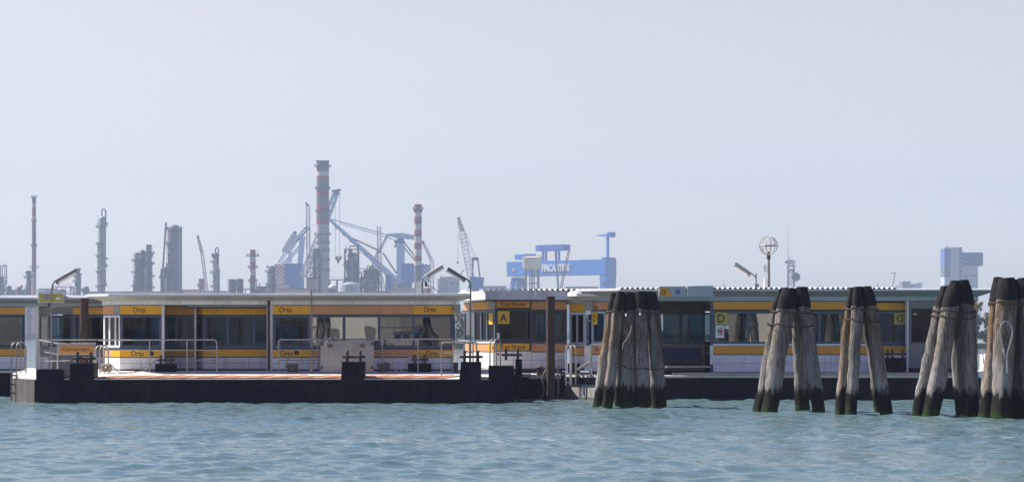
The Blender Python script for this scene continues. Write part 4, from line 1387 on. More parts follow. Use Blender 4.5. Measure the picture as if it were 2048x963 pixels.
D1, P1_ = cluster('stout close-set cluster of timber piles with a chain hanging down, left of the D sign', 65.6, [
    PL(1184, 1208, 65.6, 1214, 1234, 618, 65.7, 1222, 1240, 585),
    PL(1202, 1223, 65.1, 1225, 1246, 619, 65.4, 1233, 1250, 583),
    PL(1231, 1246, 66.2, 1236, 1254, 619, 66.2, 1243, 1256, 585),
    PL(1241, 1270, 65.1, 1245, 1271, 620, 65.5, 1250, 1267, 583),
    PL(1266, 1282, 66.2, 1262, 1280, 618, 66.2, 1266, 1279, 584),
    PL(1278, 1301, 65.0, 1271, 1295, 616, 65.4, 1272, 1292, 582),
    PL(1304, 1335, 65.4, 1294, 1320, 617, 65.5, 1292, 1312, 583),
    PL(1290, 1312, 66.5, 1286, 1304, 618, 66.4, 1284, 1300, 584)], [(624, range(0, 8)), (733, (2, 3, 4, 5, 6))], 1)
# hanging chain of links
b = MB()
zt, zb = Z(626, 65.0), Z(735, 65.0)
n = int((zt - zb) / 0.075)
for k in range(n):
    zc = zt - (k + .5) * (zt - zb) / n
    xq = X(1279 - 4 * k / n, 65.0) + 0.01 * math.sin(k)
    yq = 64.72 - 0.12 * k / n
    pts = []
    for q in range(8):
        t = 2 * math.pi * q / 8
        u, v = 0.028 * math.cos(t), 0.055 * math.sin(t)
        pts.append((xq + (u if k % 2 else 0), yq + (0 if k % 2 else u), zc + v))
    b.tube(pts, 0.013, 5, closed=True)
b.build('hanging_chain', 'rust_chain', D1)
b = MB()
for (px, py) in ((1252, 628), (1280, 626)):
    b.cyl((X(px, 64.8), 64.72, Z(py, 64.8)), (X(px, 64.8), 64.66, Z(py + 4, 64.8)), 0.035, 0.02, 8)
b.build('shackle', 'steel_bright', D1)
b = MB().tube([(X(1263, 64.8), 64.78, Z(650, 64.8)), (X(1261, 64.8), 64.74, Z(662, 64.8)), (X(1254, 64.8), 64.74, Z(676, 64.8)), (X(1246, 64.8), 64.74, Z(687, 64.8)), (X(1245, 64.8), 64.74, Z(697, 64.8))], 0.012, 5)
b.build('thin_cord', 'rope', D1)

cluster('cluster of four leaning piles in front of the yellow D window', 62.4, [
    PL(1503, 1529, 62.4, 1542, 1562, 617, 62.6, 1556, 1576, 578),
    PL(1526, 1556, 62.0, 1555, 1592, 615, 62.4, 1566, 1589, 575),
    PL(1592, 1621, 63.0, 1582, 1604, 614, 62.8, 1580, 1598, 576),
    PL(1623, 1650, 62.0, 1596, 1621, 612, 62.4, 1593, 1615, 573)], [(623, range(4)), (649, range(4))], 2)
cluster('narrow cluster of four leaning piles right of the D window, one warm brown', 60.1, [
    PL(1670, 1695, 60.1, 1691, 1708, 614, 60.4, 1698, 1714, 575),
    PL(1691, 1713, 59.7, 1704, 1727, 611, 60.1, 1706, 1724, 573),
    PL(1748, 1768, 60.6, 1719, 1739, 612, 60.6, 1718, 1734, 574),
    PL(1763, 1788, 59.7, 1730, 1754, 610, 60.1, 1725, 1743, 572)], [(618, range(4)), (640, range(4))], 3)
cluster('cluster of four splayed grey piles in front of the grey door', 58.7, [
    PL(1821, 1847, 58.7, 1868, 1890, 612, 59.0, 1882, 1900, 571),
    PL(1843, 1874, 58.2, 1884, 1917, 611, 58.7, 1901, 1920, 561),
    PL(1914, 1938, 59.2, 1900, 1925, 610, 59.2, 1902, 1920, 566),
    PL(1934, 1961, 58.3, 1921, 1948, 606, 58.8, 1918, 1937, 559)], [(621, range(4)), (633, range(4))], 4)
D5, P5 = cluster('thick brown pile cluster with a hanging wire loop at the right end', 57.6, [
    PL(1953, 1990, 57.6, 1979, 2004, 605, 57.9, 1988, 2006, 554),
    PL(1984, 2026, 57.1, 1992, 2034, 597, 57.6, 1997, 2029, 555),
    PL(2020, 2050, 57.7, 2024, 2050, 600, 57.9, 2022, 2042, 558),
    PL(2040, 2074, 57.2, 2038, 2070, 596, 57.6, 2036, 2060, 555),
    PL(2082, 2116, 57.5, 2062, 2090, 600, 57.8, 2052, 2074, 556)], [(606, range(5))], 5)
b = MB()
yy = 56.72
loop = [(2010, 716), (2008, 702), (2004, 688), (2001, 672), (2000, 658), (2003, 648), (2009, 642), (2016, 642), (2022, 648), (2025, 660), (2024, 674), (2020, 688), (2016, 702), (2014, 716), (2014, 745)]
b.tube([(X(p, yy), yy + (0.02 if 640 < q < 720 else 0), Z(q, yy)) for p, q in loop], 0.022, 6)
b.build('wire_loop', 'galvanised', D5)
b = MB().cyl((X(2007, yy), yy, Z(703, yy)), (X(2007, yy), yy, Z(697, yy)), 0.03, None, 8)
b.build('shackle', 'steel_bright', D5)

# two steel piles that hold the stages in place
for (px, w_, Yp, pt, lab) in ((168.5, 17, 77.3, 597, 'rusty steel guide pile rising behind the near pontoon at the left'), (1101, 18, 73.85, 593, 'rusty steel guide pile in front of the F.te Nove shelter')):
    r = w_ * Yp / FPX / 2
    xq = X(px, Yp)
    t = thing('guide_pile', (xq, Yp, 0), lab, 'steel pile', 'rusty steel guide piles')
    MB().lathe(xq, Yp, [(r * 1.03, -0.9), (r, 1.0), (r * 0.985, Z(pt, Yp)), (r * 0.93, Z(pt, Yp) + 0.01)], 24).build('shaft', 'rust_pile', t)
    MB().lathe(xq, Yp, [(r * 1.06, Z(pt + 3, Yp)), (r * 1.06, Z(pt, Yp) + 0.012)], 24).build('collar', 'rust_pile', t)

# ------------------------------------------------------------------ rails, ladders, lamps and small gear
def rail(label, posts, rails, mat='galvanised', r=0.026, group='guard rails of the landing stages'):
    """posts: (x, y, z0, z1); rails: polylines"""
    t = thing('guard_rail', posts[0][:3], label, 'railing', group)
    for (x, y, z0, z1) in posts:
        MB().cyl((x, y, z0), (x, y, z1), r, None, 8).build('rail_post', mat, t)
    for pl in rails:
        MB().tube(pl, r * (1.0 if pl is rails[0] else 0.75), 8).build('top_rail' if pl is rails[0] else 'mid_rail', mat, t)
    return t


yr = 72.8
g = lambda px, py, y=yr: (X(px, y), y, Z(py, y))
zf = zdeck(0, yr)
rail('galvanised guard rail before the left Orto window bays', [(X(p, yr), yr, zf, Z(679, yr)) for p in (299, 374)] + [(X(433.5, yr), yr, zf, Z(684, yr))],
     [[g(197, 679.5), g(300, 679), g(426, 678.5), g(431, 679.5), g(433.5, 683.5)], [g(205, 699.5), g(433, 699.5)], [g(385, 720), g(433, 720)]])
rail('galvanised guard rail before the right Orto window bays', [(X(557, yr), yr, zf, Z(684, yr))] + [(X(p, yr), yr, zf, Z(679, yr)) for p in (636, 764.5, 836, 905.5)],
     [[g(557, 684), g(558.5, 680), g(562, 678.5), g(640, 678.3), g(905, 677)], [g(557, 699), g(640, 699)], [g(557, 719.5), g(640, 719.5)]])
y2 = 71.2
zf2 = zdeck(0, y2)
rail('gate rail with close uprights beside the right mooring block', [(X(883, y2), y2, zf2, Z(688, y2))] + [(X(p, y2), y2, zf2, Z(684, y2)) for p in (928.5, 939, 946, 953)],
     [[g(883, 688, y2), g(884.5, 685, y2), g(888, 684, y2), g(930, 684, y2), g(953, 683.5, y2)], [g(883, 705, y2), g(946, 704.5, y2)], [(X(905.5, yr), yr, Z(677, yr)), (X(940, y2 + .3), y2 + .3, Z(682.5, y2 + .3))]])
yq = 75.6
rail('pale rail with an orange name board behind the left mooring blocks', [(X(p, yq), yq, 1.05, Z(686, yq)) for p in (115, 190)] + [(X(80, 77.0), 76.9, 1.05, Z(680, 76.9))],
     [[(X(79, 76.9), 76.9, Z(680, 76.9)), (X(115, yq), yq, Z(686.5, yq)), (X(192, yq), yq, Z(686, yq))], [(X(88, 76.9), 76.9, Z(703, 76.9)), (X(115, yq), yq, Z(708, yq))], [(X(90, yq), yq, Z(721.5, yq)), (X(140, yq), yq, Z(720, yq))],
      [(X(79, 76.9), 76.9, Z(679, 76.9)), (X(205, 76.9), 76.9, Z(679, 76.9))]])
nb = thing('name_sign', (X(153, yq - .1), yq - .1, Z(709, yq)), 'orange name board in a grey frame on the rail at the left', 'sign', 'signs on the landing stages')
MB().box(X(117, yq - .1), X(190, yq - .1), yq - .12, yq - .04, Z(709, yq), Z(687, yq)).build('board', 'grey_box', nb, smooth=False)
o = MB().box(X(120, yq - .1), X(187, yq - .1), yq - .135, yq - .122, Z(706.5, yq), Z(690, yq)).build('face', 'sign_shaded', nb, smooth=False)
lettering(nb, 'Cannaregio', X(152, yq - .1), Z(698.5, yq), yq - .136, 1.02, 0.17)


def hoop_ladder(label, xs, yl, z0, ztop, back, rungs, mats=('galvanised',), r=0.026, group='boarding ladders'):
    t = thing('boarding_ladder', (xs[0], yl, max(z0, 0)), label, 'ladder', group)
    for x in xs:
        rr = back / 2
        pts = [(x, yl, z0), (x, yl, ztop - rr)]
        for k in range(1, 8):
            a = math.pi * k / 8
            pts.append((x + 0.22 * (1 - math.cos(a)) / 2 * 1.0, yl + rr * (1 - math.cos(a)), ztop - rr + rr * math.sin(a)))
        pts += [(x + 0.22, yl + back, ztop - rr), (x + 0.22, yl + back, z0 + (0.0 if z0 > 0.5 else 0.88))]
        MB().tube(pts, r, 8).build('hand_rail', mats[0], t)
    for zr in rungs:
        MB().cyl((xs[0] - 0.03, yl - 0.01, zr), (xs[-1] + 0.03, yl - 0.01, zr), r * 0.9, None, 8).build('rung', mats[-1], t)
    return t


hoop_ladder('pair of bent grab rails standing on the right end block of the near pontoon', [X(980, 70.4), X(988, 70.4)], 70.3, Z(731, 70.3) - 0.02, Z(677, 70.3), 0.5, [])
hoop_ladder('silver ladder with hooped rails on the pale end of the right pontoon', [X(1131, 73.9), X(1140, 73.9)], 73.75, -0.35, Z(689, 73.8), 0.5, [Z(v, 73.8) for v in (746, 764)] , ('steel_bright',))
lt = hoop_ladder('rusty low ladder and hooped grab rails at the left end of the near pontoon', [X(24, 72.1), X(34, 72.1)], 72.0, -0.4, Z(683, 72), 0.5, [Z(v, 72) for v in (750, 768, 785)], ('galv_dark', 'rust_chain'))
hoop_ladder('pair of thin grab rails beside the rope coil, left of the Orto shelter', [X(194, 72.6), X(202, 72.6)], 72.4, 0.95, Z(690, 72.5), 0.4, [])
b = MB()
for px in (1131.5, 1141):
    b.cyl((X(px, 73.7), 73.7, -0.3), (X(px, 73.7), 73.7, Z(770, 73.7)), 0.035, None, 8)
b.cyl((X(1127, 73.7), 73.69, Z(784, 73.7)), (X(1146, 73.7), 73.69, Z(784, 73.7)), 0.04, None, 8)
tag(b.build('ladder_foot', 'rust_chain', None, (X(1136, 73.7), 73.7, 0)), 'rusty lower frame under the silver ladder at the waterline', 'ladder foot')
MB_ = MB().cyl((X(1116, 74.0), 73.95, -0.3), (X(1116, 74.0), 73.95, Z(730, 74)), 0.035, None, 8)
tag(MB_.build('mooring_pole', 'galv_dark', None, (X(1116, 74), 73.95, 0)), 'thin grey pole standing in the water left of the silver ladder', 'pole')
MB_ = MB().cyl((X(1182.5, 73.6), 73.9, 0.88), (X(1182.5, 73.6), 73.9, Z(690, 74)), 0.04, None, 8).cyl((X(1182.5, 73.6), 73.9, Z(690, 74)), (X(1182.5, 73.6), 73.9, Z(688, 74)), 0.055, None, 8)
tag(MB_.build('stanchion', 'galvanised', None, (X(1182.5, 73.6), 73.9, 0.88)), 'galvanised stanchion at the top of the ramp before the D shelter', 'stanchion')

# folded gangway flap
yg = 72.3
gf = thing('gangway_flap', (X(694, yg), yg, zdeck(0, yg)), 'grey steel gangway flap folded upright on the near deck behind a mooring block', 'gangway')
x0, x1, z0, z1 = X(641, yg), X(747.5, yg), zdeck(0, yg) + 0.01, Z(681, yg)
MB().hexa([(x0, yg, z0), (x1, yg, z0), (x1, yg + .1, z0), (x0, yg + .1, z0)], [(x0, yg + .05, z1), (x1, yg + .05, z1), (x1, yg + .15, z1), (x0, yg + .15, z1)]).build('plate', 'grey_box', gf, smooth=False)
for (px, py) in ((643.5, 684), (643.5, 731), (744, 684), (744, 731)):
    MB().box(X(px, yg) - 0.035, X(px, yg) + 0.035, yg - 0.02, yg - 0.001 + .045, Z(py + 6, yg), Z(py, yg)).build('hinge', 'bitt', gf, smooth=False)
for px in (660, 725):
    pts = [(X(px, yg) + 0.075 * math.cos(t * math.pi / 6), yg + 0.02, Z(691, yg) + 0.045 * math.sin(t * math.pi / 6)) for t in range(12)]
    MB().tube(pts, 0.016, 6, closed=True).build('lifting_eye', 'bitt', gf)
b = MB().tube([(X(652, yg), yg - .03, Z(722, yg)), (X(653, yg), yg - .04, Z(700, yg)), (X(652, yg), yg - .04, Z(686, yg)), (X(656, yg), yg - .02, Z(677, yg)), (X(661, yg), yg + .02, Z(675, yg)), (X(664, yg), yg + .02, Z(684, yg))], 0.02, 6)
b.build('safety_wire', 'galvanised', gf)

# thin pole with a white box
yp = 72.55
pb = thing('antenna_box', (X(622.5, yp), yp, zdeck(0, yp)), 'small white box on a thin brown pole in front of the Orto shelter', 'box on pole')
MB().tube([(X(623, yp), yp, zdeck(0, yp)), (X(623.5, yp), yp, Z(720, yp))], [0.09, 0.03], 8).build('foot', 'rope', pb)
MB().cyl((X(623.3, yp), yp, zdeck(0, yp)), (X(622.8, yp), yp, Z(579, yp)), 0.032, 0.028, 8).build('pole', 'galv_dark', pb)
MB().box(X(613.5, yp), X(633, yp), yp - 0.16, yp + 0.16, Z(579.5, yp), Z(557, yp)).build('box', 'box_white', pb, smooth=False)
MB().box(X(612.5, yp), X(634, yp), yp - 0.18, yp + 0.18, Z(557, yp), Z(555.5, yp)).build('lid', 'grey_fascia', pb, smooth=False)
MB().tube([(X(624, yp), yp - .03, Z(620, yp)), (X(627, yp), yp - .05, Z(650, yp)), (X(633, yp), yp - .06, Z(672, yp)), (X(641, yp), yp - .05, Z(688, yp))], 0.014, 6).build('cable', 'galv_dark', pb)


def deck_lamp(label, Y, pole, arm, tubes=2, zfoot=None, mat='galv_dark', extra=None):
    """pole: photo points from the foot up and round the bend; arm: (px, py) far end; twin tube head along the arm"""
    x0, z0 = X(pole[0][0], Y), (Z(pole[0][1], Y) if zfoot is None else zfoot)
    t = thing('deck_lamp', (x0, Y, z0), label, 'lamp', 'tube lamps on curved poles')
    pts = [(x0, Y, z0)] + [(X(p, Y), Y, Z(q, Y)) for p, q in pole[1:]]
    a0 = Vector(pts[-1]); a1 = Vector((X(arm[0], Y), Y, Z(arm[1], Y)))
    MB().tube(pts + [a1], 0.032, 8).build('pole', mat, t)
    d = (a1 - a0).normalized()
    L = (a1 - a0).length
    dn = Vector((d.z, 0, -d.x)) * (1 if d.x > 0 else -1)
    h = MB().bar(a0 + d * 0.06 + dn * 0.05, a0 + d * (L * 0.98) + dn * 0.05, 0.30, 0.05)
    h.build('lamp_housing', mat, t, smooth=False)
    for s in (-0.09, 0.09):
        MB().cyl(a0 + d * (0.14 if s < 0 else 0.05) + dn * 0.115 + Vector((0, s, 0)), a0 + d * (L * 0.93) + dn * 0.115 + Vector((0, s, 0)), 0.045, None, 8).build('lamp_tube', 'tube_white', t)
    MB().bar(a0 + d * 0.03 + dn * 0.09, a0 + d * 0.09 + dn * 0.09, 0.27, 0.12).build('end_cap', 'grey_box', t, smooth=False)
    MB().bar(a0 + d * (L * .95) + dn * 0.09, a0 + d * (L * .99) + dn * 0.09, 0.27, 0.12).build('end_cap', 'grey_box', t, smooth=False)
    return t


zro = 3.80
deck_lamp('tube lamp on a thin curved pole beside the yellowed route sign', 75.9, [(102.5, 700), (102.5, 600), (103, 582), (105, 570), (109, 562)], (152, 537.5), zfoot=1.054)
l2 = deck_lamp('tube lamp on the Orto roof leaning right from a white cabinet', 74.4, [(845.5, 589), (845, 566), (845.5, 559), (848, 553.5), (852, 550)], (885, 529.5), mat='galvanised')
MB().box(X(833, 74.4), X(842.5, 74.4), 74.3, 74.55, Z(592, 74.4), Z(561.5, 74.4)).build('supply_cabinet', 'box_white', l2, smooth=False)
MB().tube([(X(857, 74.4), 74.4, Z(592, 74.4)), (X(856.5, 74.4), 74.4, Z(568, 74.4))], 0.02, 6).build('sensor_stalk', 'galv_dark', l2)
MB().lathe(X(852, 74.4), 74.4, [(0.03, Z(573, 74.4)), (0.05, Z(571, 74.4)), (0.045, Z(564, 74.4)), (0.02, Z(563, 74.4))], 10).build('siren', 'bitt', l2)
MB().tube([(X(852, 74.4), 74.4, Z(566, 74.4)), (X(866, 74.4), 74.4, Z(575, 74.4)), (X(878, 74.4), 74.4, Z(584, 74.4)), (X(884, 74.4), 74.4, Z(588, 74.4))], 0.014, 6).build('cable', 'galv_dark', l2)
l3 = deck_lamp('tube lamp leaning left on a tall thin pole between two shelters', 73.3, [(941, 686), (941, 600), (941.5, 575), (940.5, 567), (938, 562), (934, 558.5)], (896, 535), zfoot=1.03)
MB().tube([(X(918, 73.3), 73.25, Z(556, 73.3)), (X(922, 73.3), 73.25, Z(547, 73.3)), (X(928, 73.3), 73.25, Z(539, 73.3))], 0.016, 6).build('whip', 'galv_dark', l3)
l4 = deck_lamp('tube lamp leaning left on the corrugated roof near the globe', 75.8, [(1512, 578), (1512.5, 562), (1512, 556), (1509, 551.5), (1504, 547.5)], (1470.5, 525), mat='galvanised')
MB().box(X(1510, 75.8), X(1517.5, 75.8), 75.75, 75.9, Z(575, 75.8), Z(567, 75.8)).build('junction_box', 'grey_box', l4, smooth=False)
MB().box(X(1511, 75.8), X(1514.5, 75.8), 75.84, 75.9, Z(556, 75.8), Z(546, 75.8)).build('bracket', 'grey_fascia', l4, smooth=False)

# yellow route sign on the far-left roof
yy = 77.7
rs = thing('route_sign', (X(101, yy), yy, Z(605, yy)), 'yellowed route sign box with pale panels standing on the teal roof edge', 'sign', 'signs on the landing stages')
MB().box(X(75, yy), X(127, yy), yy, yy + 0.25, Z(605, yy), Z(583, yy)).build('box', 'box_white', rs, smooth=False)
MB().box(X(79, yy), X(126, yy), yy - 0.012, yy - 0.002, Z(603.5, yy), Z(587.5, yy)).build('face', 'yellow_dull', rs, smooth=False)
MB().box(X(88, yy), X(98, yy), yy - 0.02, yy - 0.013, Z(599, yy), Z(587.8, yy)).build('pale_panel', 'grey_box', rs, smooth=False)
MB().box(X(112, yy), X(121, yy), yy - 0.02, yy - 0.013, Z(599, yy), Z(594, yy)).build('pale_panel', 'poster_white', rs, smooth=False)
MB().hexa([(X(69, yy), yy + .05, Z(582, yy)), (X(84, yy), yy + .05, Z(582, yy)), (X(84, yy), yy + .3, Z(582, yy)), (X(69, yy), yy + .3, Z(582, yy))],
          [(X(69, yy), yy + .05, Z(579.5, yy)), (X(84, yy), yy + .05, Z(579, yy)), (X(84, yy), yy + .3, Z(579, yy)), (X(69, yy), yy + .3, Z(579.5, yy))]).build('cap_plate', 'white_clean', rs, smooth=False)
b = MB()
b.cyl((X(97, yy), yy + .1, Z(612, yy)), (X(97, yy), yy + .1, Z(604.5, yy)), 0.05, None, 8)
b.build('bracket', 'dark_trim', rs)

# sign boxes on the right roof edge
ysn = 74.15
s1 = thing('route_sign', (X(1345, ysn), ysn, Z(592, ysn)), 'white sign box with an orange D corner and a round N emblem', 'sign', 'signs on the landing stages')
MB().box(X(1318.5, ysn), X(1372, ysn), ysn, ysn + 0.22, Z(593, ysn), Z(573.5, ysn)).build('box', 'teal_header', s1, smooth=False)
MB().box(X(1317.5, ysn), X(1372.5, ysn), ysn - 0.02, ysn + 0.24, Z(573.4, ysn), Z(572, ysn)).build('rim', 'white_clean', s1, smooth=False)
MB().box(X(1317.5, ysn), X(1319.3, ysn), ysn - 0.02, ysn + 0.24, Z(593, ysn), Z(573.5, ysn)).build('rim', 'white_clean', s1, smooth=False)
MB().slab([(X(1320.5, ysn), Z(592, ysn)), (X(1343.5, ysn), Z(592, ysn)), (X(1336, ysn), Z(575.5, ysn)), (X(1320.5, ysn), Z(575.5, ysn))], ysn - 0.012, ysn - 0.002).build('corner_panel', 'orange_mid', s1, smooth=False)
lettering(s1, 'D', X(1327.5, ysn), Z(584, ysn), ysn - 0.0125, 0.15, 0.185, bold=0.015)
b = MB()
pts = [(X(1355.5, ysn) + 0.07 * math.cos(t * math.pi / 10), ysn - 0.006, Z(583, ysn) + 0.085 * math.sin(t * math.pi / 10)) for t in range(20)]
b.tube(pts, 0.012, 5, closed=True)
b.build('emblem_ring', 'navy_print', s1)
lettering(s1, 'N', X(1355.5, ysn), Z(583, ysn), ysn - 0.002, 0.075, 0.105, 'navy_print', bold=0.02)
s2 = thing('route_sign', (X(1401, ysn), ysn, Z(591.5, ysn)), 'blank pale sign box on the roof edge right of the D sign box', 'sign', 'signs on the landing stages')
MB().box(X(1374.7, ysn), X(1426.5, ysn), ysn - 0.03, ysn + 0.2, Z(592, ysn), Z(572.5, ysn)).build('box', 'teal_header', s2, smooth=False)
MB().hexa([(X(1374, ysn), ysn - .05, Z(572.4, ysn)), (X(1427.5, ysn), ysn - .05, Z(572.0, ysn)), (X(1427.5, ysn), ysn + .22, Z(572.0, ysn)), (X(1374, ysn), ysn + .22, Z(572.4, ysn))],
          [(X(1374, ysn), ysn - .05, Z(571.6, ysn)), (X(1427.5, ysn), ysn - .05, Z(570.5, ysn)), (X(1427.5, ysn), ysn + .22, Z(570.5, ysn)), (X(1374, ysn), ysn + .22, Z(571.6, ysn))]).build('rim', 'white_clean', s2, smooth=False)
MB().box(X(1373.6, ysn), X(1375.6, ysn), ysn - 0.05, ysn + 0.22, Z(592, ysn), Z(572.6, ysn)).build('rim', 'white_clean', s2, smooth=False)

# globe beacon on its pole, aerial and white cabinet beside it
yb_ = 77.0
gb = thing('globe_beacon', (X(1537.5, yb_), yb_, 4.0), 'open cage globe on a brown pole above the corrugated roof', 'beacon')
cx, cz, R = X(1537, yb_), Z(491, yb_), 18.3 * yb_ / FPX
MB().cyl((X(1538, yb_), yb_, Z(580, yb_)), (X(1537.3, yb_), yb_, Z(503.5, yb_)), 0.055, 0.045, 10).build('pole', 'galv_dark', gb)
MB().cyl((X(1537.4, yb_), yb_, Z(518, yb_)), (X(1537.3, yb_), yb_, Z(503, yb_)), 0.075, 0.07, 10).build('socket', 'bitt', gb)
for k in range(6):
    a = math.pi * k / 6 + 0.2
    pts = [(cx + R * math.sin(t * math.pi / 12) * math.cos(a), yb_ + R * math.sin(t * math.pi / 12) * math.sin(a), cz + R * math.cos(t * math.pi / 12)) for t in range(24)]
    MB().tube(pts, 0.016, 5, closed=True).build('meridian_hoop', 'grey_fascia', gb)
pts = [(cx + R * math.cos(t * math.pi / 14), yb_ + R * math.sin(t * math.pi / 14), cz) for t in range(28)]
MB().tube(pts, 0.019, 5, closed=True).build('equator_hoop', 'galv_dark', gb)
b = MB()
for px in (1528.5, 1531.5):
    b.cyl((X(px, yb_), yb_, Z(543, yb_)), (X(px, yb_), yb_, Z(530, yb_)), 0.012, None, 6)
for py in (530.5, 536, 542.5):
    b.cyl((X(1527.5, yb_), yb_, Z(py, yb_)), (X(1537.5, yb_), yb_, Z(py, yb_)), 0.011, None, 6)
b.build('aerial', 'galv_dark', gb)
tag(MB().box(X(1527.5, yb_), X(1533, yb_), yb_ - .2, yb_, 3.95, Z(558, yb_)).build('roof_cabinet', 'box_white', None, (X(1530, yb_), yb_, 3.95), smooth=False), 'narrow white cabinet on the corrugated roof beside the globe pole', 'cabinet')

# ropes
coil(None, X(214, 72.6), 72.5, zdeck(0, 72.5), 0.2, 'rope', 5, 'pale rope coil heaped by the left corner of the Orto shelter', 'rope', 'ropes on the landing stages',
     [(X(240, 72.6), 72.4, zdeck(0, 72.4) + .03), (X(268, 72.6), 72.4, zdeck(0, 72.4) + .03), (X(290, 72.6), 72.6, zdeck(0, 72.6) + .10), (X(312, 72.6), 72.85, Z(718, 72.9))], 3)
coil(None, X(586, 72.7), 72.55, zdeck(0, 72.5), 0.21, 'rope_dark', 6, 'dark rope heap between the posts under the second Orto name', 'rope', 'ropes on the landing stages', None, 4)
coil(None, X(768, 72.7), 72.55, zdeck(0, 72.5), 0.23, 'rope_dark', 5, 'dark rope heap right of the folded gangway flap', 'rope', 'ropes on the landing stages', None, 5)
rope([(X(822, 72.8), 72.7, Z(712, 72.8)), (X(812, 72.8), 72.5, Z(722, 72.8)), (X(806, 72.7), 72.4, Z(736, 72.6)), (X(796, 72.6), 72.45, zdeck(0, 72.4) + .03), (X(783, 72.6), 72.4, Z(724, 72.6)), (X(772, 72.6), 72.4, Z(716, 72.6))], 0.024, 'rope', 'slack pale rope looped between the bitts right of the flap', 'ropes on the landing stages')
for k, (pa, pb_, lab) in enumerate(((572, 580, 'short pale rope end hanging from the bitt left of the box pole'), (600, 604, 'thin pale rope tail beside the box pole foot'))):
    rope([(X(pb_, 72.8), 72.55, Z(716, 72.8)), (X((pa + pb_) / 2, 72.8), 72.45, Z(724, 72.8)), (X(pa, 72.8), 72.4, Z(738, 72.8))], 0.024, 'rope', lab, 'ropes on the landing stages')
rope([(X(1098, 74.3), 74.25, Z(734, 74.3)), (X(1091, 74.0), 74.0, Z(742, 74)), (X(1086, 73.9), 73.88, Z(752, 74)), (X(1085, 73.9), 73.86, Z(764, 74)), (X(1088, 73.9), 73.88, Z(778, 74)), (X(1084, 73.9), 73.9, Z(792, 74)), (X(1083, 73.9), 73.9, -0.15)], 0.05, 'rope_dark', 'thick frayed rope hanging from the bollard by the rusty guide pile', 'ropes on the landing stages')
tag(MB().box(X(903, 73.0), X(916, 73.0), 72.9, 73.3, zdeck(0, 73) + 0.01, Z(724, 73)).build('deck_box', 'bitt', None, (X(909, 73), 73, zdeck(0, 73)), smooth=False), 'small dark deck box at the right end of the Orto shelter', 'box')

# white boat half hidden at the far right
bt = thing('moored_boat', (X(1985, 90), 90, 0), 'white boat half hidden behind the right pontoon and brown piles', 'boat')
b = MB()
pr = []
for k in range(9):
    t = k / 8
    pr.append((X(1940, 90) + 5.5 * t, 0.95 * math.sin(min(1, 0.35 + t * 1.1) * math.pi / 2) if t < 0.6 else 0.95 * math.cos((t - 0.6) / 0.4 * math.pi / 2 * 0.96)))
lo_ = [(x, 90 - w_ * 0.7, -0.2) for x, w_ in pr] + [(x, 90 + w_ * 0.7, -0.2) for x, w_ in reversed(pr)]
hi_ = [(x, 90 - w_, 0.75 + 0.25 * i / 8) for i, (x, w_) in enumerate(pr)] + [(x, 90 + w_, 0.75 + 0.25 * (8 - i) / 8) for i, (x, w_) in enumerate(reversed(pr))]
b.ring(lo_, hi_); b.add(hi_, [tuple(range(len(hi_)))])
b.build('hull', 'white_clean', bt)
MB().box(X(1965, 90), X(1965, 90) + 2.0, 89.5, 90.5, 0.8, 1.5).build('cabin', 'white_clean', bt, smooth=False)
MB().box(X(1965, 90) + .1, X(1965, 90) + 1.9, 89.48, 89.495, 1.1, 1.4).build('window', 'ind_glass', bt, smooth=False)
b = MB().tube([(X(1950, 88), 88.6, 1.55), (X(1962, 88), 88.6, 1.62), (X(1972, 88), 88.6, 1.5), (X(1975, 88), 88.6, 0.9)], 0.025, 6)
b.build('hand_rail', 'galv_dark', bt)

# ------------------------------------------------------------------ the works across the lagoon
YI = 1400.0
G0Z = 2.7


def XI(px, Y=YI): return X(px, Y)
def ZI(py, Y=YI): return Z(py, Y)


def chimney(label, px, w_top, w_base, py_top, bands, Y, rings=(), cat='chimney', base_mat='ind_grey', group='striped chimneys of the works'):
    """bands: (py top, py bottom, material) downwards; the last goes to the ground"""
    t = thing('chimney', (XI(px, Y), Y, G0Z), label, cat, group)
    m = Y / FPX
    ztop = ZI(py_top, Y)
    def rad(z):
        return (w_base + (w_top - w_base) * (z - G0Z) / (ztop - G0Z)) * m / 2
    for (a, c, mat) in bands:
        z1, z0 = ZI(a, Y), (ZI(c, Y) if c else G0Z - 1)
        MB().lathe(XI(px, Y), Y, [(rad(z0), z0), (rad(z1), z1)], 20).build('painted_band' if 'red' in mat or 'white' in mat else 'shaft', mat, t)
    for (pr, wd) in rings:
        z = ZI(pr, Y)
        r = rad(z)
        b = MB().lathe(XI(px, Y), Y, [(r + wd, z - 0.25), (r + wd, z)], 20)
        for k in range(14):
            a = 2 * math.pi * k / 14
            b.cyl((XI(px, Y) + (r + wd) * math.cos(a), Y + (r + wd) * math.sin(a), z), (XI(px, Y) + (r + wd) * math.cos(a), Y + (r + wd) * math.sin(a), z + 1.2), 0.14, None, 4)
        b.tube([(XI(px, Y) + (r + wd) * math.cos(2 * math.pi * k / 20), Y + (r + wd) * math.sin(2 * math.pi * k / 20), z + 1.2) for k in range(20)], 0.09, 4, closed=True)
        b.build('gallery', 'ind_dark', t)
    return t


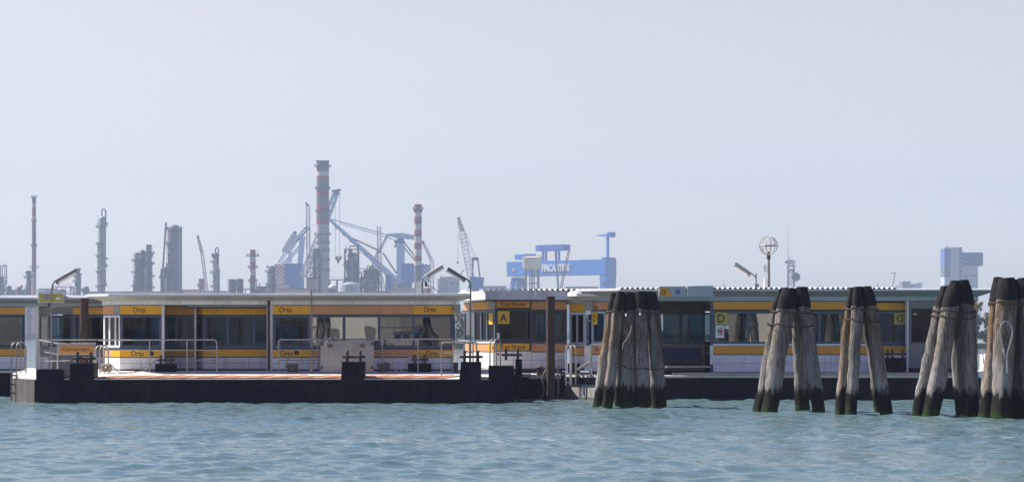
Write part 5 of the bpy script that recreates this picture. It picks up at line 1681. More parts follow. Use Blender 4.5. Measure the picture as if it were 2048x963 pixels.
def column(label, px0, px1, py_top, Y=1350.0, mat='ind_steel', plats=4, dome=True, ladder_side=-1, loop=False, group='distillation columns of the works', rough=0, seed=0, name='process_column', cat='column', skirt=None):
    rnd = random.Random(seed + int(px0))
    m = Y / FPX
    cx, r = XI((px0 + px1) / 2, Y), (px1 - px0) * m / 2
    zt = ZI(py_top, Y)
    t = thing(name, (cx, Y, G0Z), label, cat, group)
    prof = [(r, G0Z - 1), (r, zt - r * 0.7)]
    if skirt:
        prof = [(r * 0.8, G0Z - 1), (r * 0.8, ZI(skirt, Y)), (r, ZI(skirt, Y) + 1), (r, zt - r * 0.7)]
    if dome:
        prof += [(r * 0.92, zt - r * 0.35), (r * 0.65, zt - r * 0.1), (r * 0.2, zt)]
    else:
        prof += [(r, zt)]
    MB().lathe(cx, Y, prof, 18).build('shell', mat, t)
    for k in range(plats):
        z = G0Z + (zt - G0Z) * (0.22 + 0.74 * (k + 0.5) / max(plats, 1)) + rnd.uniform(-1, 1)
        b = MB()
        a0, a1 = (math.pi * 0.5, math.pi * 1.6) if ladder_side < 0 else (-math.pi * 0.6, math.pi * 0.5)
        pts_i, pts_o = [], []
        for q in range(9):
            a = a0 + (a1 - a0) * q / 8
            pts_i.append((cx + r * math.cos(a), Y + r * math.sin(a)))
            pts_o.append((cx + (r + 2.0) * math.cos(a), Y + (r + 2.0) * math.sin(a)))
        for q in range(8):
            b.prism([pts_i[q], pts_o[q], pts_o[q + 1], pts_i[q + 1]], z, z + 0.4)
            b.cyl((*pts_o[q], z), (*pts_o[q], z + 1.3), 0.12, None, 4)
        b.tube([(*p, z + 1.3) for p in pts_o], 0.14, 4)
        b.build('platform', 'ind_dark', t)
    b = MB()
    for s in (-0.3, 0.3):
        b.bar((cx + ladder_side * (r + 0.4), Y - 0.6 + s, G0Z), (cx + ladder_side * (r + 0.4), Y - 0.6 + s, zt), 0.12)
    b.build('ladder', 'ind_dark', t)
    for k in range(2 + rough):
        a = rnd.uniform(math.pi, 2 * math.pi)
        pr_ = r + 0.5
        b = MB().tube([(cx + pr_ * math.cos(a), Y + pr_ * math.sin(a), G0Z), (cx + pr_ * math.cos(a), Y + pr_ * math.sin(a), zt - rnd.uniform(0, 0.4) * (zt - G0Z))], rnd.uniform(0.35, 0.7), 6)
        b.build('pipe', rnd.choice(['ind_silver', 'ind_dark', 'ind_rust', 'ind_white']), t)
    b = MB()
    for k in range(int((zt - G0Z) / 1.6)):          # valves, brackets, cable trays: too small to tell apart from here
        a = rnd.uniform(0, 6.28)
        zz = rnd.uniform(G0Z, zt - 1)
        q = r + rnd.uniform(0.1, 0.8)
        s_ = rnd.uniform(0.25, 0.8)
        b.box(cx + q * math.cos(a) - s_, cx + q * math.cos(a) + s_, Y + q * math.sin(a) - s_, Y + q * math.sin(a) + s_, zz, zz + rnd.uniform(0.3, 2.4))
    tag(b.build('fittings', rnd.choice(['ind_dark', 'ind_silver', 'ind_dark']), t, smooth=False), kind='stuff')
    if loop:
        b = MB()
        h = r * 1.5
        b.tube([(cx - r * .2, Y, zt - 1), (cx - r * .2, Y, zt + h), (cx + r * .1, Y, zt + h * 1.35), (cx + r * .6, Y, zt + h * 1.35), (cx + r * .9, Y, zt + h), (cx + r * .95, Y - r * .4, zt - 8)], 0.45, 6)
        b.build('overhead_pipe', 'ind_dark', t)
    return t


def lattice(parent, p0, p1, w0, w1, n, mats=('ind_red', 'ind_white'), chord=0.28, brace=0.16, seg=None, name='lattice_jib'):
    """four-chord truss from p0 to p1 made of n bays, painted in alternate lengths of seg bays"""
    p0, p1 = Vector(p0), Vector(p1)
    d = (p1 - p0).normalized()
    e1 = Vector((0, 1, 0))
    e2 = d.cross(e1).normalized()
    def corner(i, k):
        t = i / n
        w = (w0 + (w1 - w0) * t) / 2
        sx, sy = ((-1, -1), (1, -1), (1, 1), (-1, 1))[k]
        return p0.lerp(p1, t) + e2 * (sx * w) + e1 * (sy * w)
    seg = seg or n
    i = 0; c = 0
    while i < n:
        j = min(n, i + seg)
        b = MB()
        for q in range(i, j):
            for k in range(4):
                b.bar(corner(q, k), corner(q + 1, k), chord)
                k2 = (k + 1) % 4
                b.bar(corner(q, k), corner(q, k2), brace)
                if (q + k) % 2:
                    b.bar(corner(q, k), corner(q + 1, k2), brace)
                else:
                    b.bar(corner(q, k2), corner(q + 1, k), brace)
        b.build(name, mats[c % len(mats)], parent, smooth=False)
        i = j; c += 1


def P3(px, py, Y): return Vector((X(px, Y), Y, Z(py, Y)))


# tall striped stack
yc = 1330.0
tc = chimney('tallest striped chimney with a dark crown and red and grey bands above a pale shaft', 645.5, 24.5, 28, 322, [
    (322, 334, 'ind_dark'), (334, 343, 'ind_rust'), (343, 352, 'ind_white'), (352, 363.5, 'ind_red'), (363.5, 379, 'ind_grey'), (379, 394, 'ind_red'), (394, 408, 'ind_grey'), (408, 423, 'ind_red'),
    (423, 435, 'ind_grey'), (435, 449, 'ind_red'), (449, 475, 'ind_concrete'), (475, 501, 'ind_concrete'), (501, 530, 'ind_concrete'), (530, 562, 'ind_concrete'), (562, None, 'ind_concrete')], yc,
    [(333, 1.2), (377, 0.8), (423, 0.5), (469, 1.1), (486, 0.3), (501, 0.3), (520, 0.3), (541, 0.3)])
b = MB()
for k in range(10):
    a = 2 * math.pi * k / 10
    b.box(XI(645.5, yc) + 4.0 * math.cos(a) - .35, XI(645.5, yc) + 4.0 * math.cos(a) + .35, yc + 4.0 * math.sin(a) - .35, yc + 4.0 * math.sin(a) + .35, ZI(323, yc), ZI(320.5, yc))
b.build('crown_lug', 'ind_dark', tc, smooth=False)
column('dark ribbed column against the foot of the tallest chimney', 625, 641, 497, 1290, 'ind_dark', 6, False, -1, seed=2, rough=3)
chimney('slim dark red chimney at the far left with pale bands near its top', 68, 7.5, 10, 393.5, [
    (393.5, 406, 'ind_dark'), (406, 415, 'ind_pink'), (415, 431, 'ind_red'), (431, 442, 'ind_pink'), (442, 470, 'ind_rust'), (470, 500, 'ind_rust'), (500, 542, 'ind_rust'), (542, None, 'ind_pink')], 1380, [(394.5, 0.7), (442, 0.4), (492, 0.6), (535, 1.6)])
chimney('medium red and white chimney right of the cranes with seven clear bands', 836, 15, 15.5, 408.5, [
    (408.5, 423, 'ind_red'), (423, 433, 'ind_white'), (433, 448, 'ind_red'), (448, 460, 'ind_white'), (460, 473, 'ind_red'), (473, 485.5, 'ind_white'), (485.5, 498, 'ind_red'), (498, 511, 'ind_white'), (511, 522, 'ind_red'), (522, 530, 'ind_white'), (530, None, 'ind_grey')], 1240,
    [(418, 0.9), (423, 0.3)])
chimney('short red and white chimney with galleries, left of the blue crane house', 505.5, 11.5, 12.5, 499, [
    (499, 512, 'ind_red'), (512, 523, 'ind_white'), (523, 538, 'ind_red'), (538, 551, 'ind_white'), (551, 565, 'ind_red'), (565, None, 'ind_grey')], 1260, [(511.5, 2.0), (535, 1.2), (562, 1.0)])

# columns
column('tall slender grey column with a hooped pipe on top, second from the left', 198, 212, 432, 1300, 'ind_silver', 6, True, -1, True, seed=1, skirt=572)
column('plain grey column behind the leftmost tube lamp', 151, 160.5, 536, 1420, 'ind_steel', 2, False, -1, seed=3)
column('left pipe-clad column of the dark trio', 269, 279.5, 504, 1330, 'ind_steel', 5, True, -1, seed=4, rough=3)
column('middle pipe-clad column of the dark trio', 280.5, 290, 499, 1335, 'ind_dark', 5, True, -1, seed=5, rough=3)
column('right and tallest pipe-clad column of the dark trio', 292, 303, 489, 1328, 'ind_steel', 6, False, 1, seed=6, rough=3)
bigc = column('broad dark column with a round top and a leaning thin red mast', 335, 361, 449, 1310, 'ind_steel', 3, True, -1, seed=7, rough=4)
tag(MB().cyl(P3(332, 444, 1305), P3(317, 669, 1305), 0.55, 0.75, 8).build('leaning_mast', 'ind_rust', None, P3(317, 669, 1305)), 'thin rusty mast leaning against the broad dark column', 'mast')
column('short pipe-hung vessel at the left foot of the broad column', 324, 341, 534, 1302, 'ind_dark', 3, False, -1, seed=8, rough=4)
column('thin dark column with a caged top, between the pale jib and the paired tanks', 427, 437, 505, 1300, 'ind_dark', 5, True, -1, True, seed=9, rough=2)
column('purple grey squat tower under the pale leaning jib', 397.5, 408.5, 557, 1430, 'ind_rust', 1, False, 1, seed=10)
column('left dark tank of the pair with a flat gallery', 457, 472.5, 558, 1250, 'ind_dark', 1, False, -1, seed=11, name='storage_tank', cat='tank', group='dark tanks')
column('right dark tank of the pair with a flat gallery', 473.5, 486, 557, 1252, 'ind_dark', 1, False, 1, seed=12, name='storage_tank', cat='tank', group='dark tanks')
column('dark lattice-clad column left of the hatched crane house', 537, 551, 531, 1240, 'ind_dark', 5, True, -1, seed=13, rough=4)
column('small rusty column left of the slim dark red chimney', 54, 63, 541, 1340, 'ind_steel', 4, False, -1, seed=14, rough=2)
column('low purple vessel at the far left roofline', 33, 44, 572, 1350, 'ind_rust', 1, True, -1, seed=15)
column('squat grey vessel among the far left pipework', 12, 23, 570, 1350, 'ind_steel', 1, True, -1, seed=16)
column('thin pale vessel behind the yellow route sign', 166, 176, 572, 1350, 'ind_steel', 1, True, 1, seed=17)


def frame_tower(label, px0, px1, py_top, Y, levels, mat='ind_dark', name='pipe_structure', core=True, depth=None, group='steel process frames of the works', seed=0, fill=0.5):
    """open steel frame with floors, vessels and pipes"""
    rnd = random.Random(seed)
    t = thing(name, (XI((px0 + px1) / 2, Y), Y, G0Z), label, 'process frame', group)
    x0, x1 = XI(px0, Y), XI(px1, Y)
    dp = depth or (x1 - x0) * 0.8
    zt = ZI(py_top, Y)
    b = MB()
    nx = max(2, int((x1 - x0) / 4))
    for i in range(nx + 1):
        for y in (Y, Y + dp):
            b.bar((x0 + (x1 - x0) * i / nx, y, G0Z - 1), (x0 + (x1 - x0) * i / nx, y, zt), 0.5)
    b.build('uprights', mat, t, smooth=False)
    for k in range(1, levels + 1):
        z = G0Z + (zt - G0Z) * k / levels
        MB().box(x0 - 0.5, x1 + 0.5, Y - 0.5, Y + dp + 0.5, z - 0.35, z).build('floor_deck', mat, t, smooth=False)
        bb = MB()
        bb.bar((x0, Y, z - (zt - G0Z) / levels), (x1, Y, z), 0.25)
        bb.bar((x0 - .5, Y - .5, z + 1.2), (x1 + .5, Y - .5, z + 1.2), 0.12)
        bb.build('brace', mat, t, smooth=False)
    if core:
        for k in range(levels * 4):
            xx = rnd.uniform(x0 + 1.5, x1 - 1.5)
            r = rnd.uniform(1.0, 2.2)
            z = G0Z + (zt - G0Z) * rnd.uniform(0, 0.85)
            MB().lathe(xx, Y + dp * rnd.uniform(0.2, 0.8), [(r * .6, z), (r, z + r * .5), (r, z + r * 3), (r * .5, z + r * 3.5)], 12).build('vessel', rnd.choice([mat, mat, 'ind_steel', 'ind_steel', 'ind_silver']), t)
        b = MB()
        for k in range(int((x1 - x0) * (zt - G0Z) / 9)):
            xx, zz, yy_ = rnd.uniform(x0 - .6, x1 + .6), rnd.uniform(G0Z, zt + 1.5), Y + rnd.uniform(-0.9, dp)
            if rnd.random() < .5:
                b.box(xx, xx + rnd.uniform(.5, 3.5), yy_, yy_ + .5, zz, zz + rnd.uniform(.3, .7))
            else:
                b.box(xx, xx + rnd.uniform(.3, .6), yy_, yy_ + .5, zz, zz + rnd.uniform(1, 4))
        tag(b.build('fittings', mat, t, smooth=False), kind='stuff')
        for k in range(6):
            xx = rnd.uniform(x0, x1)
            MB().tube([(xx, Y - .7, G0Z), (xx, Y - .7, zt * rnd.uniform(.5, 1)), (xx + rnd.uniform(-4, 4), Y - .7, zt * rnd.uniform(.5, 1))], 0.3, 6).build('pipe', rnd.choice(['ind_silver', 'ind_rust', mat]), t)
    return t


r1 = frame_tower('large dark process frame right of the tallest chimney, with vessels inside', 689, 716, 497, 1280, 6, seed=21)
b = MB().tube([P3(700, 505, 1285), P3(700, 491.5, 1285), P3(715.5, 491.5, 1285), P3(715.5, 508, 1285), P3(710, 508, 1285)], 0.5, 6)
b.build('overhead_pipe', 'ind_dark', r1)
MB().lathe(XI(706, 1290), 1290, [(4.1, G0Z), (4.1, ZI(512, 1290)), (3.4, ZI(507, 1290)), (1.2, ZI(504, 1290))], 18).build('column_shell', 'ind_steel', r1)
r2 = frame_tower('lower dark process frame topped with bent pipes, beside the steel truss', 729, 757, 541, 1270, 4, seed=22)
MB().lathe(XI(741, 1277), 1277, [(4.4, G0Z), (4.4, ZI(540, 1277)), (3, ZI(536, 1277))], 18).build('column_shell', 'ind_dark', r2)
b = MB()
for (pa, pb_) in ((734, 739), (741, 746), (748, 752)):
    b.tube([P3(pa, 540, 1270), P3(pa, 533, 1270), P3((pa + pb_) / 2, 530, 1270), P3(pb_, 533, 1270), P3(pb_, 540, 1270)], 0.4, 6)
b.build('bent_pipes', 'ind_dark', r2)
lattice(r2, P3(757, 536, 1268), P3(770, 590, 1268), 2.0, 2.5, 8, ('ind_steel',), 0.3, 0.2, name='lattice_leg')
frame_tower('low dark plant with tanks between the two frames', 714, 731, 546, 1290, 3, seed=23)
frame_tower('faint open steel frame at the left edge of the picture', -8, 10, 530, 1390, 6, 'ind_steel', seed=24)
frame_tower('small open frame with a flat top under the leftmost lamp', 107, 142, 572, 1360, 1, 'ind_steel', seed=25)
frame_tower('long low pipe rack behind the Orto roof, left of the tallest chimney', 486, 536, 577, 1240, 1, 'ind_dark', seed=26)
frame_tower('small open gantry frame right of the tallest chimney foot', 658, 688, 558, 1200, 1, 'ind_steel', seed=27, core=False)

# round storage vessels and low buildings along the quay
def low_block(label, px0, px1, py, Y, mat, name='quay_building', cat='building', roofm='ind_grey', nwin=0, group='low buildings along the far quay', depth=20):
    t = thing(name, (XI((px0 + px1) / 2, Y), Y, G0Z), label, cat, group)
    x0, x1, z = XI(px0, Y), XI(px1, Y), ZI(py, Y)
    MB().box(x0, x1, Y, Y + depth, G0Z - 1, z).build('wall', mat, t, smooth=False)
    MB().box(x0 - .5, x1 + .5, Y - .5, Y + depth + .5, z, z + 0.6).build('roof', roofm, t, smooth=False)
    h = z - G0Z
    for r in range(max(1, int(h / 7))):
        for k in range(nwin):
            xx = x0 + (x1 - x0) * (k + 0.5) / nwin
            zz = G0Z + h * (r + 0.35) / max(1, int(h / 7))
            if zz > 20:
                MB().box(xx - (x1 - x0) / nwin * .28, xx + (x1 - x0) / nwin * .28, Y - 0.15, Y - 0.02, zz, zz + h / max(1, int(h / 7)) * .4).build('window', 'ind_glass', t, smooth=False)
    return t


low_block('pink banded low building behind the right end of the Orto roof', 791, 861, 577.5, 1180, 'ind_pink', nwin=12, roofm='ind_white')
low_block('pale low shed under the blue crane house', 548, 572, 567, 1420, 'ind_white')
low_block('long pinkish shed at the feet of the blue crane house', 556, 626, 578, 1390, 'ind_pink')
low_block('small pale kiosk building left of the second blue crane house', 784, 792, 560, 1290, 'ind_white')
low_block('dark blue narrow plant house by the crossing booms', 771, 781, 551, 1380, 'ind_blue_dark')
for (lab, a, c, py, Y, m_, nw) in (('low slate shed under the far left frames', 20, 52, 581, 1420, 'ind_steel', 0), ('pale flat roofed shed left of the yellow sign', 78, 104, 578, 1480, 'bldg_pale', 4),
                                 ('long grey hall between the lamp and the tall slender column', 178, 262, 584, 1500, 'bldg_pale', 0), ('dim brown hall right of the broad column', 362, 398, 580, 1480, 'ind_pink', 0),
                                 ('low hall under the thin caged column', 410, 452, 583, 1460, 'bldg_pale', 0), ('rust coloured heap shed left of the hatched house', 515, 536, 574, 1300, 'ind_rust', 0),
                                 ('pale long shed left of the blue gantry crane', 966, 1012, 573, 1560, 'bldg_pale', 6), ('low hall between the gantry legs', 1132, 1196, 574, 1600, 'bldg_pale', 0),
                                 ('slate hall right of the radio mast', 1602, 1690, 581, 1600, 'bldg_pale', 0)):
    low_block(lab, a, c, py, Y, m_, nwin=nw)
tw_ = thing('apartment_block', (XI(890, 1450), 1450, G0Z), 'pale stepped apartment block with rounded balconies left of the lattice crane', 'building')
for k in range(10):
    z = ZI(592 - k * 3.6, 1450)
    MB().lathe(XI(885, 1450), 1456, [(4.3, z), (4.6, z + 0.5), (4.6, z + 0.9)], 18).build('balcony', 'ind_white', tw_)
MB().lathe(XI(885, 1450), 1456, [(3.6, G0Z), (3.6, ZI(556, 1450))], 18).build('stair_drum', 'bldg_slate', tw_)
MB().box(XI(897, 1450), XI(918, 1450), 1452, 1466, G0Z, ZI(553, 1450)).build('wall', 'bldg_pale', tw_, smooth=False)
for k in range(4):
    MB().box(XI(899 + k * 4.5, 1450), XI(901.5 + k * 4.5, 1450), 1451.7, 1451.95, ZI(568, 1450), ZI(564, 1450)).build('window', 'ind_glass', tw_, smooth=False)
b = MB()
for k in range(6):
    b.box(XI(880 + k * 4.5, 1450), XI(883 + k * 4.5, 1450), 1455, 1458, ZI(556, 1450), ZI(551.5 + (k % 2), 1450))
b.build('roof_plant', 'ind_dark', tw_, smooth=False)
for (px, r, py, lab) in ((665, 8, 573, 'white round gas sphere right of the tallest chimney foot'), (702, 18, 565, 'long pale topped tank under the large process frame')):
    t = thing('storage_tank', (XI(px, 1190), 1190, G0Z), lab, 'tank', 'pale tanks by the process frames')
    rr = r * 1190 / FPX
    z = ZI(py, 1190)
    MB().lathe(XI(px, 1190), 1190, [(rr * .5, z - rr * .8), (rr * .9, z - rr * .45), (rr, z - rr * .1), (rr * .8, z + rr * .3), (rr * .3, z + rr * .5)] if r < 10 else [(rr, z - 6), (rr, z - 1), (rr * .7, z), (rr * .2, z + .6)], 20).build('shell', 'ind_cream' if r < 10 else 'ind_silver', t)
    b = MB()
    for k in range(8):
        a = 2 * math.pi * k / 8
        b.cyl((XI(px, 1190) + rr * .7 * math.cos(a), 1190 + rr * .7 * math.sin(a), G0Z - 1), (XI(px, 1190) + rr * .7 * math.cos(a), 1190 + rr * .7 * math.sin(a), z - (rr * .5 if r < 10 else 5.5)), 0.5, None, 6)
    b.build('support_legs', 'ind_steel', t)

# ---- the two floating sheerleg cranes with crossing booms
yk = 1500.0
k1 = thing('floating_crane', (XI(590, yk), yk, 0.5), 'floating crane with a blue machine house, its boom rising right behind the tallest chimney', 'crane', 'floating sheerleg cranes')
MB().box(XI(545, yk), XI(640, yk), yk - 12, yk + 25, 0.0, 4.5).build('barge', 'ind_navy', k1, smooth=False)
MB().box(XI(569, yk), XI(603, yk), yk, yk + 20, ZI(574, yk), ZI(526.5, yk)).build('machine_house', 'ind_blue_dark', k1, smooth=False)
MB().box(XI(549, yk), XI(568.8, yk), yk, yk + 20, ZI(563, yk), ZI(527.5, yk)).build('hatched_end', 'hatch_red', k1, smooth=False)
MB().box(XI(576, yk), XI(604, yk), yk + 2, yk + 18, 4.5, ZI(574, yk) - .01).build('house_support', 'ind_navy', k1, smooth=False)
for y in (yk + 1, yk + 15):
    fr_ = MB()
    fr_.bar((XI(598, yk), y, ZI(527, yk)), (XI(603, yk), y, ZI(470, yk)), 2.4)
    fr_.bar((XI(565, yk), y, ZI(527, yk)), (XI(600, yk), y, ZI(490, yk)), 1.0)
    fr_.bar((XI(556, yk), y, ZI(525, yk)), (XI(570, yk), y, ZI(503, yk)), 0.9)
    fr_.bar((XI(578, yk), y, ZI(526, yk)), (XI(578, yk), y, ZI(495, yk)), 0.9)
    fr_.build('back_frame', 'crane_pale', k1, smooth=False)
for y in (yk, yk + 12):
    b = MB()
    b.bar((XI(567, yk), y, ZI(500, yk)), (XI(587, yk), y, ZI(467, yk)), 2.2)
    b.bar((XI(575, yk), y, ZI(502, yk)), (XI(596, yk), y, ZI(470, yk)), 2.2)
    b.bar((XI(565, yk), y, ZI(499, yk)), (XI(577, yk), y, ZI(501, yk)), 3.4)
    b.build('counterweight_box', 'crane_white', k1, smooth=False)
for y in (yk + 2, yk + 10):
    MB().bar((XI(570, yk), y, ZI(490, yk)), (XI(590, yk), y, ZI(462, yk)), 1.4).build('luffing_strut', 'ind_navy', k1, smooth=False)
    MB().bar((XI(590, yk), y, ZI(480, yk)), (XI(615, yk), y, ZI(452, yk)), 2.0).build('luffing_beam', 'ind_navy', k1, smooth=False)
lattice(k1, P3(606, 552, yk), P3(640, 470, yk), 3.8, 4.4, 10, ('crane_white', 'ind_pink', 'crane_white'), 0.9, 0.5, 3, 'boom')
lattice(k1, P3(640, 470, yk), P3(672, 386, yk), 4.4, 3.2, 12, ('crane_pale',), 1.1, 0.6, None, 'boom')
MB().bar(P3(664, 382, yk), P3(682, 379.5, yk), 3, 1.5).build('boom_head', 'ind_steel', k1, smooth=False)
MB().bar(P3(668, 389, yk), P3(678, 384, yk), 3, 3.0).build('boom_head', 'ind_navy', k1, smooth=False)
b = MB()
for px in (671, 679.5):
    b.cyl(P3(px, 384, yk), P3(px - 0.5, 512, yk), 0.14, None, 4)
b.build('hoist_cable', 'ind_steel', k1)
b = MB()
for px in (673, 680):
    b.lathe(XI(px, yk), yk, [(0.5, ZI(520, yk)), (1.1, ZI(517, yk)), (1.1, ZI(513, yk)), (0.4, ZI(511, yk))], 8)
b.lathe(XI(676.5, yk), yk, [(0.3, ZI(527, yk)), (0.9, ZI(524, yk)), (1.0, ZI(518, yk)), (0.5, ZI(516, yk))], 8)
b.build('hook_block', 'ind_rust', k1)
b = MB()
for y in (yk, yk + 10):
    b.cyl((XI(600, yk), y, ZI(470, yk)), (XI(655, yk), y, ZI(420, yk)), 0.35, None, 4)
b.build('backstay', 'crane_pale', k1)

yk = 1530.0
k2 = thing('floating_crane', (XI(800, yk), yk, 0.5), 'floating crane with blue house behind the medium chimney, its boom reaching down from upper left', 'crane', 'floating sheerleg cranes')
MB().box(XI(760, yk), XI(859, yk), yk - 10, yk + 28, 0.0, 4.5).build('barge', 'ind_navy', k2, smooth=False)
MB().box(XI(803, yk), XI(846, yk), yk, yk + 20, ZI(563, yk), ZI(526, yk)).build('machine_house', 'ind_blue_dark', k2, smooth=False)
MB().box(XI(846.3, yk), XI(858, yk), yk, yk + 20, ZI(563, yk), ZI(528, yk)).build('hatched_end', 'hatch_blue', k2, smooth=False)
MB().box(XI(793, yk), XI(822, yk), yk + 2, yk + 18, 4.5, ZI(563.2, yk)).build('house_support', 'ind_navy', k2, smooth=False)
b = MB()
for px in (796, 804):
    b.bar((XI(px, yk), yk + 2, ZI(565, yk)), (XI(px, yk), yk + 2, ZI(486, yk)), 2.3)
    b.bar((XI(px, yk), yk + 16, ZI(565, yk)), (XI(px, yk), yk + 16, ZI(486, yk)), 2.3)
b.build('mast_leg', 'crane_pale', k2, smooth=False)
b = MB()
b.bar((XI(790, yk), yk + 8, ZI(487, yk)), (XI(806, yk), yk + 8, ZI(477, yk)), 6, 5)
b.bar((XI(787, yk), yk + 8, ZI(491, yk)), (XI(796, yk), yk + 8, ZI(490, yk)), 6, 1.5)
b.build('mast_head', 'ind_navy', k2, smooth=False)
MB().slab([(XI(771, yk), ZI(469.5, yk)), (XI(800, yk), ZI(475, yk)), (XI(830, yk), ZI(478, yk)), (XI(830, yk), ZI(470, yk)), (XI(805, yk), ZI(465, yk)), (XI(775, yk), ZI(466.5, yk))], yk + 3, yk + 13).build('top_beam', 'crane_pale', k2, smooth=False)
for (a, c) in (((806, 482), (838, 523)), ((804, 490), (832, 523))):
    for y in (yk + 2, yk + 14):
        MB().bar((XI(a[0], yk), y, ZI(a[1], yk)), (XI(c[0], yk), y, ZI(c[1], yk)), 0.9).build('stay_strut', 'ind_rust', k2, smooth=False)
b = MB()
for y in (yk + 2, yk + 13):
    b.hexa([(XI(788, yk), y, ZI(566, yk)), (XI(796, yk), y, ZI(556, yk)), (XI(796, yk), y + 2.5, ZI(556, yk)), (XI(788, yk), y + 2.5, ZI(566, yk))],
           [(XI(657, yk), y, ZI(441, yk)), (XI(660, yk), y, ZI(436, yk)), (XI(660, yk), y + 2.5, ZI(436, yk)), (XI(657, yk), y + 2.5, ZI(441, yk))])
for k in range(1, 9):
    t = k / 9
    b.bar((XI(657 + 133 * t, yk), yk + 2, ZI(440 + 123 * t, yk)), (XI(657 + 133 * t, yk), yk + 15, ZI(440 + 123 * t, yk)), 1.6)
b.build('boom', 'crane_pale', k2, smooth=False)
b = MB()
for y in (yk + 4, yk + 12):
    b.bar((XI(662, yk), y, ZI(437, yk)), (XI(800, yk), y, ZI(476, yk)), 0.55)
    b.bar((XI(680, yk), y, ZI(446, yk)), (XI(788, yk), y, ZI(478, yk)), 0.4)
b.build('backstay', 'crane_pale', k2, smooth=False)
b = MB()
for y in (yk + 3, yk + 13):
    b.bar((XI(705, yk), y, ZI(476, yk)), (XI(757, yk), y, ZI(500, yk)), 1.1)
    b.bar((XI(765, yk), y, ZI(505, yk)), (XI(792, yk), y, ZI(546, yk)), 0.9)
b.build('fly_jib', 'ind_rust', k2, smooth=False)

# ---- harbour cranes
def tower_crane(label, Y, foot, head, jib, w=2.2, counter=None, cable=None, mats=('ind_red', 'ind_white'), bays=12, seg=2, group='lattice harbour cranes', jw=None):
    t = thing('harbour_crane', (XI(foot[0], Y), Y, G0Z), label, 'crane', group)
    lattice(t, P3(foot[0], foot[1], Y), P3(head[0], head[1], Y), w, w, bays, mats, 0.45, 0.24, seg, 'lattice_mast')
    for (a, c, ww, m_) in jib:
        lattice(t, P3(a[0], a[1], Y), P3(c[0], c[1], Y), ww, ww * .6, 9, m_, 0.45, 0.26, 3)
    if cable:
        b = MB()
        for (a, c) in cable:
            b.cyl(P3(a[0], a[1], Y), P3(c[0], c[1], Y), 0.12, None, 4)
        b.build('hoist_cable', 'ind_steel', t)
    return t


tower_crane('red and pale lattice mast rising left of the tallest chimney', 1460, (618, 669), (616, 412), [((617, 412), (611.5, 405), 1.2, ('ind_rust',))], 2.3, bays=30, seg=5)
tower_crane('red lattice mast with crossing jibs in front of the second floating crane', 1440, (761.5, 669), (758, 452), [((757, 505), (775, 470), 1.5, ('ind_red', 'ind_white')), ((757, 500), (741, 540), 1.5, ('ind_white',))], 2.4, bays=24, seg=4)
tower_crane('pale pink leaning jib between the broad column and the caged thin column', 1560, (425, 669), (404, 505), [((404, 505), (395, 470), 1.8, ('ind_red', 'ind_rust'))], 1.7, mats=('ind_pink',), bays=15, seg=15)
tower_crane('thin red lattice jib leaning right in front of the blue gantry crane', 1380, (1102.5, 669), (1137, 504), [((1137, 504), (1139.5, 502.5), 0.9, ('ind_rust',))], 1.3, mats=('ind_red',), bays=20, seg=20)
c5 = tower_crane('red and white luffing lattice crane with a blue house, right of the tube lamps', 1420, (943, 560), (924, 462), [((924, 462), (917, 434), 2.6, ('ind_rust', 'ind_red'))], 4.2, mats=('crane_white', 'ind_pink'), bays=13, seg=3,
                 cable=[((916, 433), (915.5, 522)), ((919, 436), (953, 516)), ((920, 445), (949, 516))])
b = MB()
for y in (1421, 1428):
    b.bar((XI(944, 1420), y, ZI(556, 1420)), (XI(946, 1420), y, ZI(515, 1420)), 1.0)
    b.bar((XI(960, 1420), y, ZI(556, 1420)), (XI(955, 1420), y, ZI(515, 1420)), 0.9)
b.bar((XI(943, 1420), 1424, ZI(517, 1420)), (XI(957, 1420), 1424, ZI(517, 1420)), 6, 2.0)
b.build('a_frame', 'ind_rust', c5, smooth=False)
MB().hexa([(XI(936, 1420), 1416, ZI(576, 1420)), (XI(966, 1420), 1416, ZI(576, 1420)), (XI(966, 1420), 1432, ZI(576, 1420)), (XI(936, 1420), 1432, ZI(576, 1420))],
          [(XI(941, 1420), 1416, ZI(552, 1420)), (XI(968, 1420), 1416, ZI(555, 1420)), (XI(968, 1420), 1432, ZI(555, 1420)), (XI(941, 1420), 1432, ZI(552, 1420))]).build('machine_house', 'ind_blue_dark', c5, smooth=False)
MB().box(XI(944, 1420), XI(958, 1420), 1420, 1430, G0Z - 1, ZI(576.2, 1420)).build('portal', 'ind_navy', c5, smooth=False)
MB().lathe(XI(915.5, 1420), 1420, [(0.3, ZI(527, 1420)), (0.7, ZI(525, 1420)), (0.7, ZI(522.5, 1420)), (0.2, ZI(522, 1420))], 8).build('hook_block', 'ind_dark', c5)
c6 = tower_crane('slim pale blue jib crane right of the medium chimney', 1480, (864, 669), (864, 520), [((863, 520), (846, 484), 2.0, ('ind_silver', 'ind_silver'))], 2.4, mats=('ind_silver',), bays=14, seg=14)
MB().bar(P3(842.5, 483.5, 1480), P3(848.5, 484.5, 1480), 2, 2.2).build('jib_head', 'ind_rust', c6, smooth=False)

